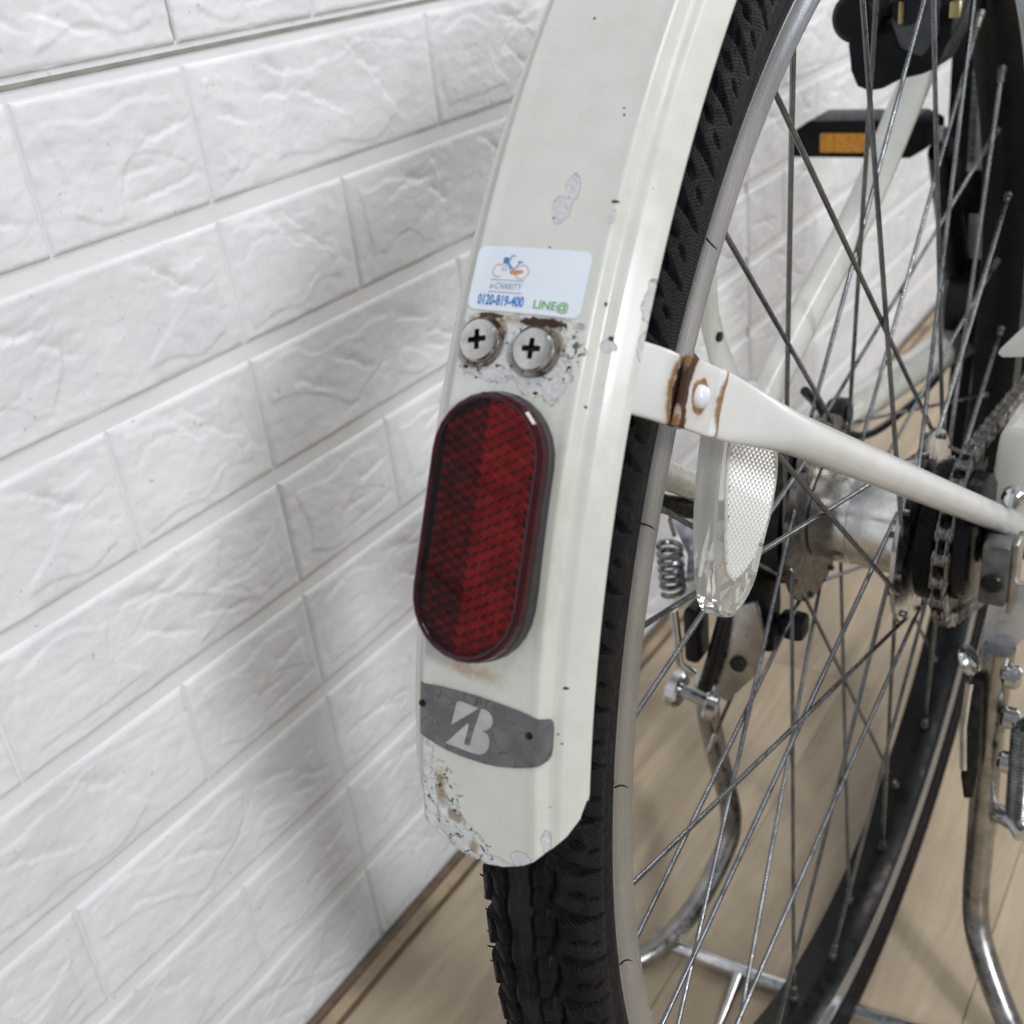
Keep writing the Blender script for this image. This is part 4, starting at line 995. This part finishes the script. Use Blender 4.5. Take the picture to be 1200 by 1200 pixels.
g = G(); g.add(*cyl((-0.100, -0.050, -0.112), (-0.092, -0.050, -0.113), 0.0115, 24, 0.0015)); g.add(*cyl((-0.095, -0.050, -0.112), (-0.074, -0.048, -0.118), 0.0042, 14)); g.add(*cyl((-0.078, -0.049, -0.117), (-0.070, -0.047, -0.119), 0.0105, 24, 0.0015)); g.obj('stand_pivot', M['chrome'], st)
def coil(a, b, r, n, wr_, seg=14):
    a, b = Vector(a), Vector(b); d = b-a; u = d.orthogonal().normalized(); v = d.normalized().cross(u); P = []
    for k in range(n*seg+1):
        t_ = k/(n*seg); an = 2*math.pi*k/seg; P.append(a+d*t_+u*r*math.cos(an)+v*r*math.sin(an))
    return tube(P, wr_, 6)
g = G(); g.add(*coil((-0.0865, -0.068, 0.000), (-0.0855, -0.068, -0.030), 0.0062, 6, 0.0016)); g.add(*tube([(-0.084, -0.066, 0.022), (-0.0865, -0.066, 0.014), (-0.084, -0.066, 0.005)], 0.0012, 6)); g.obj('stand_spring', M['spring'], st)
g = G(); g.add(*coil((0.0945, -0.028, -0.090), (0.0955, -0.020, -0.158), 0.0056, 26, 0.0011, 10)); g.obj('stand_spring', M['spring'], st)
g = G(); g.add(*tube([(0.078, 0.006, -0.190), (0.083, -0.002, -0.178), (0.0945, -0.010, -0.174), (0.100, -0.016, -0.176)], [0.006, 0.0055, 0.0060, 0.006], 12)); g.add(*cyl((0.077, 0.008, -0.180), (0.0785, 0.008, -0.206), 0.0045, 12, 0.002)); g.obj('stand_hook', M['chrome'], st)
# right side brackets
g = G(); g.add(*prism([(0.0665, -0.062), (0.0700, -0.020), (0.0780, -0.012), (0.100, -0.010), (0.100, -0.036), (0.088, -0.044), (0.0820, -0.054), (0.0800, -0.068), (0.0700, -0.070)], (0, -0.018, 0), (1, 0, 0), (0, 0, 1), 0.004, 0.001)); g.obj('stand_bracket', M['bright_zinc'], st)
g = G(); g.add(*prism([(0.0640, -0.075), (0.0665, -0.068), (0.0725, -0.068), (0.0750, -0.13), (0.0735, -0.148), (0.0685, -0.150), (0.0660, -0.135)], (0, -0.026, 0), (1, 0, 0), (0, 0, 1), 0.010, 0.002)); g.obj('stand_channel', M['dark_metal'], st)
g = G(); g.add(*tube([(0.0665, -0.031, -0.070), (0.0655, -0.031, -0.100), (0.0675, -0.031, -0.128)], 0.0022, 10)); g.obj('stand_edge', M['chrome'], st)
g = G(); g.add(*box((0.0735, -0.030, 0.000), (0.0130, 0.014, 0.034), 0.002)); bb = g.obj('shift_bracket', M['greybox'], bike)
g = G(); g.add(*lathe_x([(0, 0)], 3)) if False else None
g = G(); g.add(*cyl((0.0735, -0.0375, -0.003), (0.0735, -0.0400, -0.003), 0.0052, 20, 0.0012)); g.obj('bracket_bolt', M['dark_metal'], bb)
g = G(); g.add(*box((0.0815, -0.026, -0.002), (0.003, 0.016, 0.040), 0.001)); g.obj('bracket_cheek', M['stand_metal'], bb)
for (x, y, z, r) in ((0.0862, -0.026, -0.064, 0.0062), (0.0872, -0.024, -0.092, 0.0060), (0.0875, -0.020, -0.125, 0.0060)):
    g = G(); g.add(*cyl((x-0.005, y, z), (x+0.004, y, z), r, 18, 0.0018)); g.obj('stand_bolt', M['chrome'], st)
g = G(); g.add(*cyl((0.0665, -0.030, -0.056), (0.0625, -0.030, -0.058), 0.0085, 20, 0.0014)); g.obj('stand_bolt', M['chrome'], st)
# white rear end of the right chain stay / chain case and its parts
g = G(); g.add(*prism([(0.0585, 0.010), (0.0580, 0.030), (0.0595, 0.050), (0.0650, 0.055), (0.095, 0.058), (0.095, 0.0), (0.062, 0.0)], (0, 0.045, 0), (1, 0, 0), (0, 0, 1), 0.050, 0.003)); g.obj('chain_case', M['frame'], bike)
g = G(); g.add(*prism([(0.0530, 0.0905), (0.0560, 0.0885), (0.0900, 0.093), (0.0900, 0.125), (0.0700, 0.1125)], (0, 0.030, 0), (1, 0, 0), (0, 0, 1), 0.008, 0.002)); g.obj('case_edge', M['frame'], bike)
g = G(); g.add(*cyl((0.0740, -0.004, 0.030), (0.0740, -0.012, 0.030), 0.0056, 20, 0.0018)); g.obj('case_screw', M['chrome'], bike)
g = G(); g.add(*cyl((0.062, 0, 0), (0.070, 0, 0), 0.014, 24, 0.001)); g.obj('axle_nut', M['dark_metal'], bike)
bpy.context.view_layer.update()
